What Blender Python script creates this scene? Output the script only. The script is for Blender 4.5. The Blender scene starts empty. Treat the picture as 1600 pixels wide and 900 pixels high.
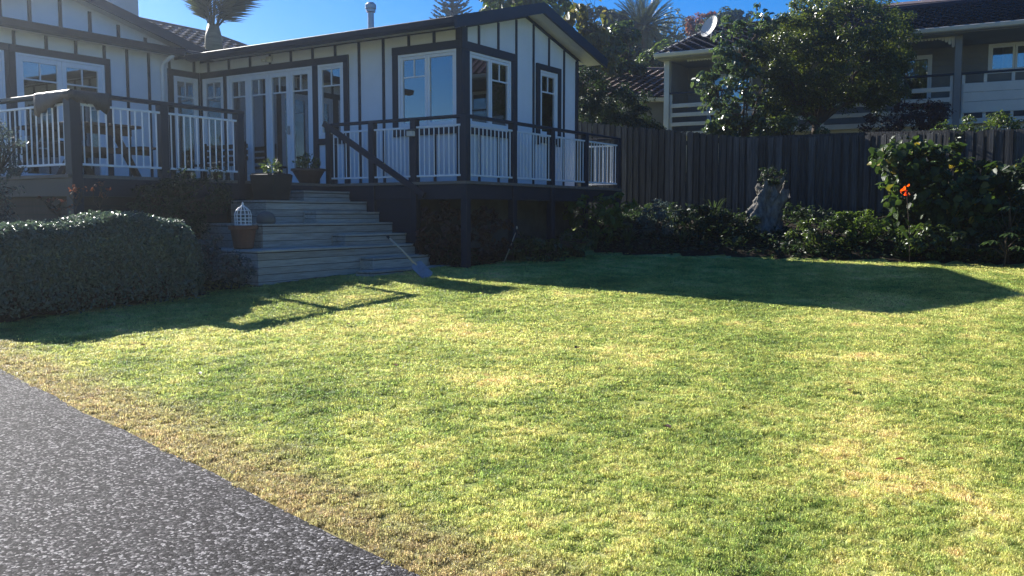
import bpy, math, random
import numpy as np
from mathutils import Vector, Matrix, Euler

R = math.radians
SC = bpy.context.scene
COL = SC.collection
rnd = random.Random(7)

# ------------------------------------------------------------------ camera
cam_d = bpy.data.cameras.new('camera')
cam = bpy.data.objects.new('camera', cam_d)
COL.objects.link(cam)
cam.location = (0, 0, 1.5)
cam.rotation_euler = (R(90 - 4.71), 0, 0)
cam_d.sensor_width = 36.0
cam_d.lens = 36.0 * 1420 / 1600
cam_d.clip_start = 0.05
cam_d.clip_end = 2000
SC.camera = cam

# ------------------------------------------------------------------ world and sun
SUN_EL = 30.4
SUN_H = (-0.695, 0.719)                      # horizontal direction towards the sun
w = bpy.data.worlds.new('World')
SC.world = w
w.use_nodes = True
nt = w.node_tree
bg = nt.nodes['Background']
sky = nt.nodes.new('ShaderNodeTexSky')
sky.sky_type = 'NISHITA'
sky.sun_disc = False
sky.sun_elevation = R(SUN_EL)
sky.sun_rotation = math.atan2(SUN_H[0], SUN_H[1])
sky.air_density = 1.0
sky.dust_density = 0.0
sky.ozone_density = 6.0
hsv = nt.nodes.new('ShaderNodeHueSaturation')      # camera white balance: cooler sky
hsv.inputs['Hue'].default_value = 0.512
hsv.inputs['Saturation'].default_value = 1.38
hsv.inputs['Value'].default_value = 1.12
nt.links.new(sky.outputs[0], hsv.inputs['Color'])
nt.links.new(hsv.outputs[0], bg.inputs[0])
bg.inputs[1].default_value = 0.05

sun_d = bpy.data.lights.new('sun', 'SUN')
sun_d.energy = 5.0
sun_d.angle = R(0.53)
sun_d.color = (1.0, 0.955, 0.88)
sun = bpy.data.objects.new('sun', sun_d)
COL.objects.link(sun)
sv = Vector((SUN_H[0] * math.cos(R(SUN_EL)), SUN_H[1] * math.cos(R(SUN_EL)), math.sin(R(SUN_EL))))
sun.rotation_euler = sv.to_track_quat('Z', 'Y').to_euler()
sun.location = (-20, 20, 20)

SC.view_settings.view_transform = 'Standard'
SC.view_settings.look = 'None'
SC.view_settings.gamma = 1.0
SC.view_settings.use_curve_mapping = False
SC.view_settings.exposure = 1.42

# ------------------------------------------------------------------ materials
def mat(name, col, rough=0.6, spec=0.5, metal=0.0, noise=None, bump=None, col2=None, stretch=None, rand=0.0):
    """procedural material; noise=(scale, detail) mixes col and col2; rand = brightness change per object"""
    m = bpy.data.materials.new(name)
    m.use_nodes = True
    t = m.node_tree
    b = t.nodes['Principled BSDF']
    b.inputs['Base Color'].default_value = (*col, 1)
    b.inputs['Roughness'].default_value = rough
    b.inputs['Specular IOR Level'].default_value = spec
    b.inputs['Metallic'].default_value = metal
    out = None
    tc = t.nodes.new('ShaderNodeTexCoord')
    src = tc.outputs['Object']
    if stretch:
        mp = t.nodes.new('ShaderNodeMapping')
        mp.inputs['Scale'].default_value = stretch
        t.links.new(src, mp.inputs[0]); src = mp.outputs[0]
    if rand:
        oi = t.nodes.new('ShaderNodeObjectInfo')
        ad = t.nodes.new('ShaderNodeVectorMath'); ad.operation = 'ADD'
        sc_ = t.nodes.new('ShaderNodeVectorMath'); sc_.operation = 'SCALE'
        cx = t.nodes.new('ShaderNodeCombineXYZ')
        for i in range(3): t.links.new(oi.outputs['Random'], cx.inputs[i])
        t.links.new(cx.outputs[0], sc_.inputs[0]); sc_.inputs['Scale'].default_value = 37.0
        t.links.new(src, ad.inputs[0]); t.links.new(sc_.outputs[0], ad.inputs[1]); src = ad.outputs[0]
    if noise:
        n = t.nodes.new('ShaderNodeTexNoise')
        n.inputs['Scale'].default_value = noise[0]
        n.inputs['Detail'].default_value = noise[1]
        n.inputs['Roughness'].default_value = 0.65
        t.links.new(src, n.inputs['Vector'])
        r = t.nodes.new('ShaderNodeValToRGB')
        r.color_ramp.elements[0].position = 0.32
        r.color_ramp.elements[1].position = 0.68
        r.color_ramp.elements[0].color = (*(col2 or col), 1)
        r.color_ramp.elements[1].color = (*col, 1)
        t.links.new(n.outputs[0], r.inputs[0])
        out = r.outputs[0]
        if bump:
            bp = t.nodes.new('ShaderNodeBump')
            bp.inputs['Strength'].default_value = bump
            bp.inputs['Distance'].default_value = 0.02
            t.links.new(n.outputs[0], bp.inputs['Height'])
            t.links.new(bp.outputs[0], b.inputs['Normal'])
    if rand:
        hs = t.nodes.new('ShaderNodeHueSaturation')
        mr = t.nodes.new('ShaderNodeMapRange')
        mr.inputs['To Min'].default_value = 1 - rand
        mr.inputs['To Max'].default_value = 1 + rand
        t.links.new(oi.outputs['Random'], mr.inputs[0])
        t.links.new(mr.outputs[0], hs.inputs['Value'])
        if out: t.links.new(out, hs.inputs['Color'])
        else: hs.inputs['Color'].default_value = (*col, 1)
        out = hs.outputs[0]
    if out: t.links.new(out, b.inputs['Base Color'])
    return m

def leafmat(name, c1, c2, rough=0.38, trans=0.35, tcol=None, spec=0.5):
    m = bpy.data.materials.new(name)
    m.use_nodes = True
    t = m.node_tree
    b = t.nodes['Principled BSDF']
    g = t.nodes.new('ShaderNodeNewGeometry')
    r = t.nodes.new('ShaderNodeValToRGB')
    r.color_ramp.elements[0].color = (*c1, 1)
    r.color_ramp.elements[1].color = (*c2, 1)
    t.links.new(g.outputs['Random Per Island'], r.inputs[0])
    t.links.new(r.outputs[0], b.inputs['Base Color'])
    b.inputs['Roughness'].default_value = rough
    b.inputs['Specular IOR Level'].default_value = spec
    tr = t.nodes.new('ShaderNodeBsdfTranslucent')
    mx = t.nodes.new('ShaderNodeMixShader')
    hs = t.nodes.new('ShaderNodeHueSaturation')
    hs.inputs['Hue'].default_value = 0.485
    hs.inputs['Saturation'].default_value = 1.1
    hs.inputs['Value'].default_value = 1.9
    t.links.new(r.outputs[0], hs.inputs['Color'])
    t.links.new(hs.outputs[0], tr.inputs[0])
    mx.inputs[0].default_value = trans
    o = t.nodes['Material Output']
    t.links.new(b.outputs[0], mx.inputs[1]); t.links.new(tr.outputs[0], mx.inputs[2])
    t.links.new(mx.outputs[0], o.inputs[0])
    return m

M = {}
M['white'] = mat('white_paint', (.74, .78, .82), .55, .4, noise=(1.2, 5), col2=(.66, .70, .735))
M['whitew'] = mat('white_joinery', (.77, .80, .83), .35, .5)
M['dark'] = mat('charcoal_paint', (.012, .018, .034), .5, .35, noise=(3, 4), col2=(.009, .014, .027))
M['railw'] = mat('white_powdercoat', (.76, .79, .82), .35, .5)
M['soffit'] = mat('soffit_white', (.72, .71, .68), .7, .3, noise=(1.5, 4), col2=(.62, .61, .57))
M['metalroof'] = mat('roof_sheet', (.03, .033, .04), .45, .5, noise=(4, 4), col2=(.022, .024, .03))
M['deckwood'] = mat('deck_timber', (.20, .17, .14), .7, .3, noise=(2, 6), col2=(.13, .11, .09), stretch=(8, 1, 8))
M['stepwood'] = mat('weathered_step_board', (.46, .44, .38), .75, .3, noise=(3, 8), col2=(.27, .25, .21), stretch=(1, 6, 14), bump=.3, rand=.16)
M['fencewood'] = mat('weathered_paling', (.10, .10, .10), .85, .15, noise=(3, 8), col2=(.026, .026, .027), stretch=(10, 10, 1.2), bump=.6, rand=.42)
M['concrete'] = mat('old_concrete', (.10, .105, .095), .9, .2, noise=(2.5, 7), col2=(.055, .06, .052), bump=.2)
M['soil'] = mat('soil', (.035, .026, .018), .95, .1, noise=(9, 8), col2=(.016, .012, .008), bump=.8)
M['terracotta'] = mat('terracotta', (.21, .085, .048), .8, .3, noise=(6, 5), col2=(.14, .06, .038))
M['bowlclay'] = mat('dark_glazed_clay', (.09, .045, .035), .45, .5, noise=(5, 4), col2=(.06, .03, .025))
M['planter'] = mat('black_planter', (.018, .018, .018), .6, .4, noise=(8, 3), col2=(.012, .012, .012))
M['tablewood'] = mat('stained_table_timber', (.055, .037, .03), .65, .3, noise=(3, 6), col2=(.032, .022, .018), stretch=(6, 6, 1))
M['bark'] = mat('bark', (.10, .075, .055), .9, .2, noise=(12, 6), col2=(.05, .038, .03), bump=.6)
M['drift'] = mat('weathered_stump', (.24, .225, .20), .85, .2, noise=(7, 8), col2=(.06, .055, .05), bump=1.0, stretch=(2, 2, .8))
M['steel'] = mat('galvanised_steel', (.45, .46, .47), .42, .5, .8, noise=(14, 3), col2=(.36, .37, .38))
M['blade'] = mat('spade_blade', (.32, .33, .35), .5, .5, .35, noise=(9, 5), col2=(.22, .22, .23))
M['shaft'] = mat('pale_shaft', (.52, .44, .33), .6, .3, noise=(20, 3), col2=(.42, .35, .26))
M['lantern'] = mat('white_lantern', (.78, .78, .76), .5, .4)
M['greyresin'] = mat('grey_resin', (.11, .12, .115), .75, .3, noise=(12, 4), col2=(.085, .095, .09))
M['chimney'] = mat('white_chimney_plaster', (.62, .62, .60), .8, .3, noise=(2, 6), col2=(.5, .5, .48))
M['tile_dark'] = mat('dark_roof_tile', (.032, .022, .027), .7, .3, noise=(5, 5), col2=(.02, .015, .02), rand=.3)
M['tile_brown'] = mat('brown_roof_tile', (.13, .085, .065), .65, .4, noise=(5, 5), col2=(.08, .055, .045), rand=.3)
M['tile_main'] = mat('main_roof_tile', (.09, .06, .05), .5, .5, noise=(5, 5), col2=(.06, .04, .035))
M['nwall'] = mat('grey_weatherboard', (.25, .245, .235), .7, .3, noise=(1.5, 5), col2=(.20, .195, .19))
M['ntrim'] = mat('cream_trim', (.62, .60, .54), .55, .4, noise=(2, 4), col2=(.54, .52, .47))
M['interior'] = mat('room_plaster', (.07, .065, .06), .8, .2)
M['curtain'] = mat('pale_curtain', (.62, .60, .57), .9, .1, noise=(2, 2), col2=(.54, .52, .49), stretch=(12, 12, .6))
M['towel'] = mat('brown_mat', (.085, .062, .052), .5, .5, noise=(60, 2), col2=(.04, .03, .027), bump=.6)
M['orange'] = leafmat('orange_petal', (.75, .13, .03), (.85, .25, .08), .5, .5)
M['pineneedle'] = leafmat('pine_needles', (.018, .03, .018), (.03, .05, .026), .5, .15)

LM = {
 'hedge': leafmat('hedge_leaf', (.05, .085, .05), (.11, .155, .10), .3, .25, spec=.6),
 'dark': leafmat('dark_leaf', (.014, .028, .012), (.032, .055, .018), .5, .3, spec=.3),
 'mid': leafmat('mid_leaf', (.03, .055, .015), (.07, .105, .025), .36, .38),
 'glossy': leafmat('glossy_leaf', (.03, .055, .02), (.075, .115, .04), .25, .35, spec=.7),
 'round': leafmat('round_leaf', (.022, .04, .009), (.09, .115, .022), .28, .48),
 'yellow': leafmat('yellowing_leaf', (.04, .06, .016), (.12, .11, .03), .45, .4),
 'red': leafmat('bronze_leaf', (.035, .016, .014), (.07, .034, .026), .5, .3, spec=.3),
 'rust': leafmat('rusty_leaf', (.10, .045, .025), (.17, .08, .04), .5, .4),
 'grey': leafmat('greygreen_leaf', (.06, .085, .075), (.10, .13, .11), .5, .3),
 'big': leafmat('broad_leaf', (.018, .038, .01), (.045, .08, .018), .5, .35, spec=.3),
 'lime': leafmat('lime_leaf', (.05, .09, .016), (.10, .155, .03), .48, .4, spec=.3),
 'palm': leafmat('palm_leaf', (.03, .042, .018), (.06, .075, .03), .45, .2),
 'strap': leafmat('strap_leaf', (.03, .055, .02), (.06, .095, .03), .4, .3),
 'hill': leafmat('far_leaf', (.02, .035, .014), (.045, .065, .024), .5, .3),
}

_r = [n for n in LM['big'].node_tree.nodes if n.type == 'VALTORGB'][0].color_ramp
_r.elements[1].position = .93; _e = _r.elements.new(.97); _e.color = (.20, .17, .03, 1)
def glassmat():
    m = bpy.data.materials.new('window_glass')
    m.use_nodes = True
    t = m.node_tree
    t.nodes.remove(t.nodes['Principled BSDF'])
    o = t.nodes['Material Output']
    tr = t.nodes.new('ShaderNodeBsdfTransparent'); tr.inputs[0].default_value = (.78, .82, .82, 1)
    gl = t.nodes.new('ShaderNodeBsdfGlossy'); gl.inputs['Roughness'].default_value = 0.01
    gl.inputs['Color'].default_value = (.92, .95, 1, 1)
    fr = t.nodes.new('ShaderNodeFresnel'); fr.inputs['IOR'].default_value = 3.2
    mx = t.nodes.new('ShaderNodeMixShader')
    t.links.new(fr.outputs[0], mx.inputs[0]); t.links.new(tr.outputs[0], mx.inputs[1]); t.links.new(gl.outputs[0], mx.inputs[2])
    t.links.new(mx.outputs[0], o.inputs[0])
    return m
M['glass'] = glassmat()

# ------------------------------------------------------------------ mesh helpers
def npmesh(name, V, F):
    """V (N,3), F (M,k) constant k"""
    me = bpy.data.meshes.new(name)
    V = np.asarray(V, np.float32); F = np.asarray(F, np.int32)
    k = F.shape[1]
    me.vertices.add(len(V)); me.vertices.foreach_set('co', V.ravel())
    me.loops.add(F.size); me.loops.foreach_set('vertex_index', F.ravel())
    me.polygons.add(len(F))
    me.polygons.foreach_set('loop_start', np.arange(0, F.size, k, dtype=np.int32))
    try: me.polygons.foreach_set('loop_total', np.full(len(F), k, np.int32))
    except Exception: pass
    me.update(calc_edges=True)
    return me

class MB:
    def __init__(self): self.v = []; self.f = []
    def poly(self, pts):
        n = len(self.v); self.v += [tuple(p) for p in pts]; self.f.append(tuple(range(n, n + len(pts))))
    def prism(self, lo, hi):
        """closed solid between two rings with the same number of points"""
        n = len(self.v); k = len(lo)
        self.v += [tuple(p) for p in lo] + [tuple(p) for p in hi]
        self.f.append(tuple(range(n + k - 1, n - 1, -1))); self.f.append(tuple(range(n + k, n + 2 * k)))
        for i in range(k):
            j = (i + 1) % k
            self.f.append((n + i, n + j, n + k + j, n + k + i))
    def box(self, x0, x1, y0, y1, z0, z1):
        if x0 > x1: x0, x1 = x1, x0
        if y0 > y1: y0, y1 = y1, y0
        if z0 > z1: z0, z1 = z1, z0
        self.prism([(x0, y0, z0), (x1, y0, z0), (x1, y1, z0), (x0, y1, z0)], [(x0, y0, z1), (x1, y0, z1), (x1, y1, z1), (x0, y1, z1)])
    def bar(self, p, q, wx, wz, up=(0, 0, 1)):
        p = Vector(p); q = Vector(q); d = (q - p).normalized()
        s = d.cross(Vector(up))
        if s.length < 1e-5: s = d.cross(Vector((1, 0, 0)))
        s.normalize(); u = s.cross(d)
        s *= wx / 2; u *= wz / 2
        self.prism([p - s - u, p + s - u, p + s + u, p - s + u], [q - s - u, q + s - u, q + s + u, q - s + u])
    def tube(self, pts, radii, seg=6, cap=True):
        pts = [Vector(p) for p in pts]
        n0 = len(self.v); prev = None
        for i, p in enumerate(pts):
            d = (pts[min(i + 1, len(pts) - 1)] - pts[max(i - 1, 0)]).normalized()
            if prev is None:
                s = d.cross(Vector((0, 0, 1)))
                if s.length < 1e-3: s = d.cross(Vector((1, 0, 0)))
            else:
                s = prev - d * prev.dot(d)
            s.normalize(); prev = s; u = d.cross(s)
            r = radii[i] if hasattr(radii, '__len__') else radii
            for k in range(seg):
                a = 2 * math.pi * k / seg
                self.v.append(tuple(p + s * (math.cos(a) * r) + u * (math.sin(a) * r)))
        for i in range(len(pts) - 1):
            for k in range(seg):
                a = n0 + i * seg + k; b = n0 + i * seg + (k + 1) % seg
                self.f.append((a, b, b + seg, a + seg))
        if cap:
            self.f.append(tuple(range(n0 + seg - 1, n0 - 1, -1)))
            e = n0 + (len(pts) - 1) * seg
            self.f.append(tuple(range(e, e + seg)))
    def lathe(self, prof, seg=20, c=(0, 0)):
        n0 = len(self.v)
        for r, z in prof:
            for k in range(seg):
                a = 2 * math.pi * k / seg
                self.v.append((c[0] + r * math.cos(a), c[1] + r * math.sin(a), z))
        for i in range(len(prof) - 1):
            for k in range(seg):
                a = n0 + i * seg + k; b = n0 + i * seg + (k + 1) % seg
                self.f.append((a, b, b + seg, a + seg))
        self.f.append(tuple(range(n0 + seg - 1, n0 - 1, -1)))
        e = n0 + (len(prof) - 1) * seg
        self.f.append(tuple(range(e, e + seg)))
    def mesh(self, name, m, smooth=False):
        me = bpy.data.meshes.new(name)
        me.from_pydata(self.v, [], self.f); me.update()
        if m: me.materials.append(M[m] if isinstance(m, str) else m)
        if smooth:
            me.polygons.foreach_set('use_smooth', [True] * len(me.polygons))
        return me
    def build(self, name, m, parent=None, smooth=False, bevel=0):
        o = put(name, self.mesh(name, m, smooth), parent)
        if bevel: bev(o, bevel)
        return o

def bev(o, wdt):
    b = o.modifiers.new('bevel', 'BEVEL'); b.width = wdt; b.segments = 1; b.limit_method = 'ANGLE'

def put(name, me, parent=None, loc=None, rot=None):
    o = bpy.data.objects.new(name, me); COL.objects.link(o)
    if parent: o.parent = parent
    if loc is not None: o.location = loc
    if rot is not None: o.rotation_euler = rot
    return o

def tag(o, label=None, cat=None, group=None, kind=None):
    if label: o['label'] = label
    if cat: o['category'] = cat
    if group: o['group'] = group
    if kind: o['kind'] = kind
    return o

def thing(name, label, cat, loc=(0, 0, 0), rz=0, group=None):
    o = put(name, None, None, loc, (0, 0, rz))
    o.empty_display_size = .2
    return tag(o, label, cat, group)

def B(name, m, parent, *box, bevel=0):
    b = MB(); b.box(*box); return b.build(name, m, parent, bevel=bevel)

# house frame: origin at the deck's corner post, x along the gable wall, y along the front wall
DX, DY = -0.72, 14.2
HA = math.atan2(.841, .541)
CU, SU = math.cos(HA), math.sin(HA)
def HW(a, b): return (DX + a * CU - b * SU, DY + a * SU + b * CU)
def WH(x, y):
    x = x - DX; y = y - DY
    return x * CU + y * SU, -x * SU + y * CU

# ------------------------------------------------------------------ terrain
def gz(x, y):
    x = np.asarray(x, float); y = np.asarray(y, float)
    z = .045 * np.clip(y, -40, 17)
    e = y - (16.95 - .303 * x)                       # behind the far edge of the lawn: a planted bank
    e = np.where(x < 2.0, y - 16.3, e)
    bank = np.clip(e, 0, 2.3) * .25
    bank *= np.clip((x - .3) / 1.8, 0, 1)
    z = z + bank
    far = np.clip(y - 34, 0, None)
    hill = 11.5 * (1 - np.exp(-(far / 22.) ** 1.6))
    side = 1 / (1 + np.exp(-(x + 8) / 4.0))
    side2 = 1 / (1 + np.exp((x - 24) / 6.0))
    return z + hill * side * side2

def grid_sheet(name, xs, ys, m, off=0):
    X, Y = np.meshgrid(xs, ys)
    V = np.stack([X.ravel(), Y.ravel(), gz(X, Y).ravel() + off], 1)
    nx, ny = len(xs), len(ys)
    i = np.arange(nx - 1)[None, :] + np.arange(ny - 1)[:, None] * nx
    i = i.ravel()
    F = np.stack([i, i + 1, i + 1 + nx, i + nx], 1)
    me = npmesh(name, V, F)
    me.materials.append(m)
    me.polygons.foreach_set('use_smooth', [True] * len(me.polygons))
    return put(name, me)

def lawn_color_nodes(t, dry_only=False):
    """colour of the turf by place: greener and straw coloured patches, a dry strip beside the driveway"""
    g = t.nodes.new('ShaderNodeNewGeometry')
    pos = g.outputs['Position']
    def noise(s, d, vec=pos):
        n = t.nodes.new('ShaderNodeTexNoise'); n.inputs['Scale'].default_value = s; n.inputs['Detail'].default_value = d
        n.inputs['Roughness'].default_value = .6
        t.links.new(vec, n.inputs['Vector']); return n.outputs[0]
    def math_(op, a, b):
        n = t.nodes.new('ShaderNodeMath'); n.operation = op
        for i, v in enumerate((a, b)):
            if hasattr(v, 'node'): t.links.new(v, n.inputs[i])
            else: n.inputs[i].default_value = v
        return n.outputs[0]
    n1 = noise(.75, 4); n2 = noise(3.2, 3); n3 = noise(11, 2)
    s = math_('ADD', math_('MULTIPLY', n1, .55), math_('ADD', math_('MULTIPLY', n2, .35), math_('MULTIPLY', n3, .25)))
    r = t.nodes.new('ShaderNodeValToRGB')
    e = r.color_ramp.elements
    e[0].position = .42; e[0].color = (.13, .19, .045, 1)
    e[1].position = .76; e[1].color = (.60, .50, .25, 1)
    x = e.new(.54); x.color = (.275, .325, .085, 1)
    x = e.new(.65); x.color = (.46, .46, .16, 1)
    t.links.new(s, r.inputs[0])
    # dry strip
    sep = t.nodes.new('ShaderNodeSeparateXYZ'); t.links.new(pos, sep.inputs[0])
    d = math_('MULTIPLY', math_('SUBTRACT', math_('ADD', sep.outputs[0], sep.outputs[1]), 2.93), .707)
    d = math_('ADD', d, math_('MULTIPLY', math_('SUBTRACT', n2, .5), .8))
    mr = t.nodes.new('ShaderNodeMapRange'); mr.inputs['From Min'].default_value = .20; mr.inputs['From Max'].default_value = .60
    mr.inputs['To Min'].default_value = .68; mr.inputs['To Max'].default_value = 0
    t.links.new(d, mr.inputs[0])
    mx = t.nodes.new('ShaderNodeMix'); mx.data_type = 'RGBA'
    t.links.new(mr.outputs[0], mx.inputs[0]); t.links.new(r.outputs[0], mx.inputs[6])
    mx.inputs[7].default_value = (.34, .26, .145, 1)
    return mx.outputs[2], sep

def groundmat():
    m = bpy.data.materials.new('lawn_soil'); m.use_nodes = True
    t = m.node_tree; b = t.nodes['Principled BSDF']; b.inputs['Roughness'].default_value = .95
    b.inputs['Specular IOR Level'].default_value = .1
    c, sep = lawn_color_nodes(t)
    hs = t.nodes.new('ShaderNodeHueSaturation'); hs.inputs['Value'].default_value = .8
    t.links.new(c, hs.inputs['Color']); t.links.new(hs.outputs[0], b.inputs['Base Color'])
    return m

xs = np.concatenate([np.linspace(-80, -20, 10)[:-1], np.linspace(-20, 20, 81), np.linspace(20, 80, 10)[1:]])
ys = np.concatenate([np.linspace(-40, -4, 8)[:-1], np.linspace(-4, 24, 85), np.linspace(24, 90, 45)[1:], np.linspace(90, 160, 8)[1:]])
tag(grid_sheet('ground', xs, ys, groundmat()), 'gently rising lawn soil with a wooded slope beyond', 'ground', kind='structure')

# soil beds laid over the ground
def bed(name, label, poly_fn, x0, x1, y0, y1, st=.25):
    xs = np.arange(x0, x1 + st, st); ys = np.arange(y0, y1 + st, st)
    X, Y = np.meshgrid(xs, ys)
    V = np.stack([X.ravel(), Y.ravel(), gz(X, Y).ravel() + .012], 1)
    nx = len(xs); F = []
    for j in range(len(ys) - 1):
        for i in range(nx - 1):
            cx, cy = xs[i] + st / 2, ys[j] + st / 2
            if poly_fn(cx, cy):
                q = i + j * nx; F.append((q, q + 1, q + 1 + nx, q + nx))
    me = npmesh(name, V, F); me.materials.append(M['soil'])
    return tag(put(name, me), label, 'soil', kind='structure')
def far_edge(x): return 16.95 - .303 * x if x >= 2.0 else 16.344
def in_bed(x, y):
    a, b = WH(x, y)
    if x > 1.6 and y > far_edge(x) + .05 and y < 24: return True
    if a > -.05 and b > .02 and a < 6.2 and b < 3: return True
    if a < -2.9 and b > .95 and a > -10 and b < 7.5: return True
    if a > -3.3 and b > 1.0 and a < 1.2 and b < 7.5: return True
    return False
bed('garden_bed', 'dark soil of the planted beds by deck and fence', in_bed, -10, 12, 6, 23)

# driveway of exposed aggregate
def drivemat():
    m = bpy.data.materials.new('exposed_aggregate'); m.use_nodes = True
    t = m.node_tree; b = t.nodes['Principled BSDF']
    tc = t.nodes.new('ShaderNodeTexCoord')
    v = t.nodes.new('ShaderNodeTexVoronoi'); v.inputs['Scale'].default_value = 88
    t.links.new(tc.outputs['Object'], v.inputs['Vector'])
    ve = t.nodes.new('ShaderNodeTexVoronoi'); ve.inputs['Scale'].default_value = 88; ve.feature = 'DISTANCE_TO_EDGE'
    t.links.new(tc.outputs['Object'], ve.inputs['Vector'])
    r = t.nodes.new('ShaderNodeValToRGB'); e = r.color_ramp.elements
    e[0].position = .0; e[0].color = (.012, .0115, .012, 1); e[1].position = 1; e[1].color = (.48, .46, .45, 1)
    x = e.new(.40); x.color = (.04, .038, .039, 1); x = e.new(.74); x.color = (.13, .123, .123, 1)
    sp = t.nodes.new('ShaderNodeSeparateColor'); t.links.new(v.outputs['Color'], sp.inputs[0])
    t.links.new(sp.outputs[0], r.inputs[0])
    n = t.nodes.new('ShaderNodeTexNoise'); n.inputs['Scale'].default_value = 1.3; n.inputs['Detail'].default_value = 5
    t.links.new(tc.outputs['Object'], n.inputs['Vector'])
    mr = t.nodes.new('ShaderNodeMapRange'); mr.inputs['To Min'].default_value = .7; mr.inputs['To Max'].default_value = 1.25
    t.links.new(n.outputs[0], mr.inputs[0])
    hs = t.nodes.new('ShaderNodeHueSaturation'); t.links.new(mr.outputs[0], hs.inputs['Value']); t.links.new(r.outputs[0], hs.inputs['Color'])
    ed = t.nodes.new('ShaderNodeMapRange'); ed.inputs['From Min'].default_value = 0; ed.inputs['From Max'].default_value = .12
    t.links.new(ve.outputs['Distance'], ed.inputs[0])
    mx = t.nodes.new('ShaderNodeMix'); mx.data_type = 'RGBA'; mx.inputs[6].default_value = (.03, .028, .028, 1)
    t.links.new(ed.outputs[0], mx.inputs[0]); t.links.new(hs.outputs[0], mx.inputs[7])
    t.links.new(mx.outputs[2], b.inputs['Base Color'])
    b.inputs['Roughness'].default_value = .75; b.inputs['Specular IOR Level'].default_value = .06
    bp = t.nodes.new('ShaderNodeBump'); bp.inputs['Strength'].default_value = 1.0; bp.inputs['Distance'].default_value = .006
    mn = t.nodes.new('ShaderNodeMath'); mn.operation = 'MINIMUM'; mn.inputs[1].default_value = .3
    t.links.new(ve.outputs['Distance'], mn.inputs[0])
    md = t.nodes.new('ShaderNodeMath'); md.operation = 'ADD'; t.links.new(mn.outputs[0], md.inputs[0])
    m2 = t.nodes.new('ShaderNodeMath'); m2.operation = 'MULTIPLY'; m2.inputs[1].default_value = .35
    t.links.new(sp.outputs[1], m2.inputs[0]); t.links.new(m2.outputs[0], md.inputs[1])
    t.links.new(md.outputs[0], bp.inputs['Height']); t.links.new(bp.outputs[0], b.inputs['Normal'])
    return m
b_ = MB(); N = 40
dd = .7071
for i in range(N):
    s0, s1 = -9 + 22 * i / N, -9 + 22 * (i + 1) / N
    P = []
    for s, w_ in ((s0, 0), (s1, 0), (s1, -4.2), (s0, -4.2)):
        wob = .012 * math.sin(s * 5.1) + .010 * math.sin(s * 13.7) if w_ == 0 else 0
        x = 1.465 - s * dd + (w_ + wob) * dd; y = 1.465 + s * dd + (w_ + wob) * dd
        P.append((x, y, float(gz(x, y)) + .012))
    lo = [(p[0], p[1], p[2] - .1) for p in P]
    b_.prism(lo[::-1], P[::-1])
o = b_.build('driveway', None); o.data.materials.append(drivemat()); tag(o, 'grey exposed aggregate driveway', 'driveway', kind='structure')


# ------------------------------------------------------------------ lawn grass (geometry nodes, one object)
def grassmat():
    m = bpy.data.materials.new('grass_blade'); m.use_nodes = True
    t = m.node_tree; b = t.nodes['Principled BSDF']
    c, sep = lawn_color_nodes(t)
    oi = t.nodes.new('ShaderNodeObjectInfo')
    g = t.nodes.new('ShaderNodeNewGeometry')
    mr = t.nodes.new('ShaderNodeMapRange'); mr.inputs['To Min'].default_value = .62; mr.inputs['To Max'].default_value = 1.45
    t.links.new(g.outputs['Random Per Island'], mr.inputs[0])
    hs = t.nodes.new('ShaderNodeHueSaturation')
    t.links.new(mr.outputs[0], hs.inputs['Value']); t.links.new(c, hs.inputs['Color'])
    mr2 = t.nodes.new('ShaderNodeMapRange'); mr2.inputs['To Min'].default_value = .47; mr2.inputs['To Max'].default_value = .53
    t.links.new(oi.outputs['Random'], mr2.inputs[0]); t.links.new(mr2.outputs[0], hs.inputs['Hue'])
    t.links.new(hs.outputs[0], b.inputs['Base Color'])
    b.inputs['Roughness'].default_value = .5; b.inputs['Specular IOR Level'].default_value = .35
    tr = t.nodes.new('ShaderNodeBsdfTranslucent'); mx = t.nodes.new('ShaderNodeMixShader'); mx.inputs[0].default_value = .5
    h2 = t.nodes.new('ShaderNodeHueSaturation'); h2.inputs['Value'].default_value = 1.9; h2.inputs['Hue'].default_value = .495
    t.links.new(hs.outputs[0], h2.inputs['Color']); t.links.new(h2.outputs[0], tr.inputs[0])
    o = t.nodes['Material Output']
    t.links.new(b.outputs[0], mx.inputs[1]); t.links.new(tr.outputs[0], mx.inputs[2]); t.links.new(mx.outputs[0], o.inputs[0])
    return m
GM = grassmat()
rg = np.random.default_rng(11)
def tuft(name, n, rad, h0, h1, wd):
    V = []; F = []
    for i in range(n):
        r = rad * math.sqrt(rg.random()); a = rg.random() * 6.283
        x, y = r * math.cos(a), r * math.sin(a)
        h = rg.uniform(h0, h1); az = rg.random() * 6.283; tl = rg.uniform(.35, 1.5)
        dx, dy = math.cos(az), math.sin(az); px, py = -dy * wd / 2, dx * wd / 2
        k = len(V)
        m1 = (x + dx * h * .35 * tl, y + dy * h * .35 * tl, h * (.6 - .12 * tl)); tp_ = (x + dx * h * tl, y + dy * h * tl, max(.004, h * (1 - .5 * tl)))
        V += [(x - px, y - py, -.004), (x + px, y + py, -.004), (m1[0] + px * .8, m1[1] + py * .8, m1[2]), (m1[0] - px * .8, m1[1] - py * .8, m1[2]), tp_]
        F += [(k, k + 1, k + 2), (k, k + 2, k + 3), (k + 3, k + 2, k + 4)]
    me = npmesh(name, V, F); me.materials.append(GM)
    return bpy.data.objects.new(name, me)
tufts = [tuft('grass_tuft', 26, .035, .010, .024, .004), tuft('grass_tuft', 24, .035, .009, .020, .0045), tuft('grass_tuft', 22, .03, .012, .030, .004)]
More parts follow.
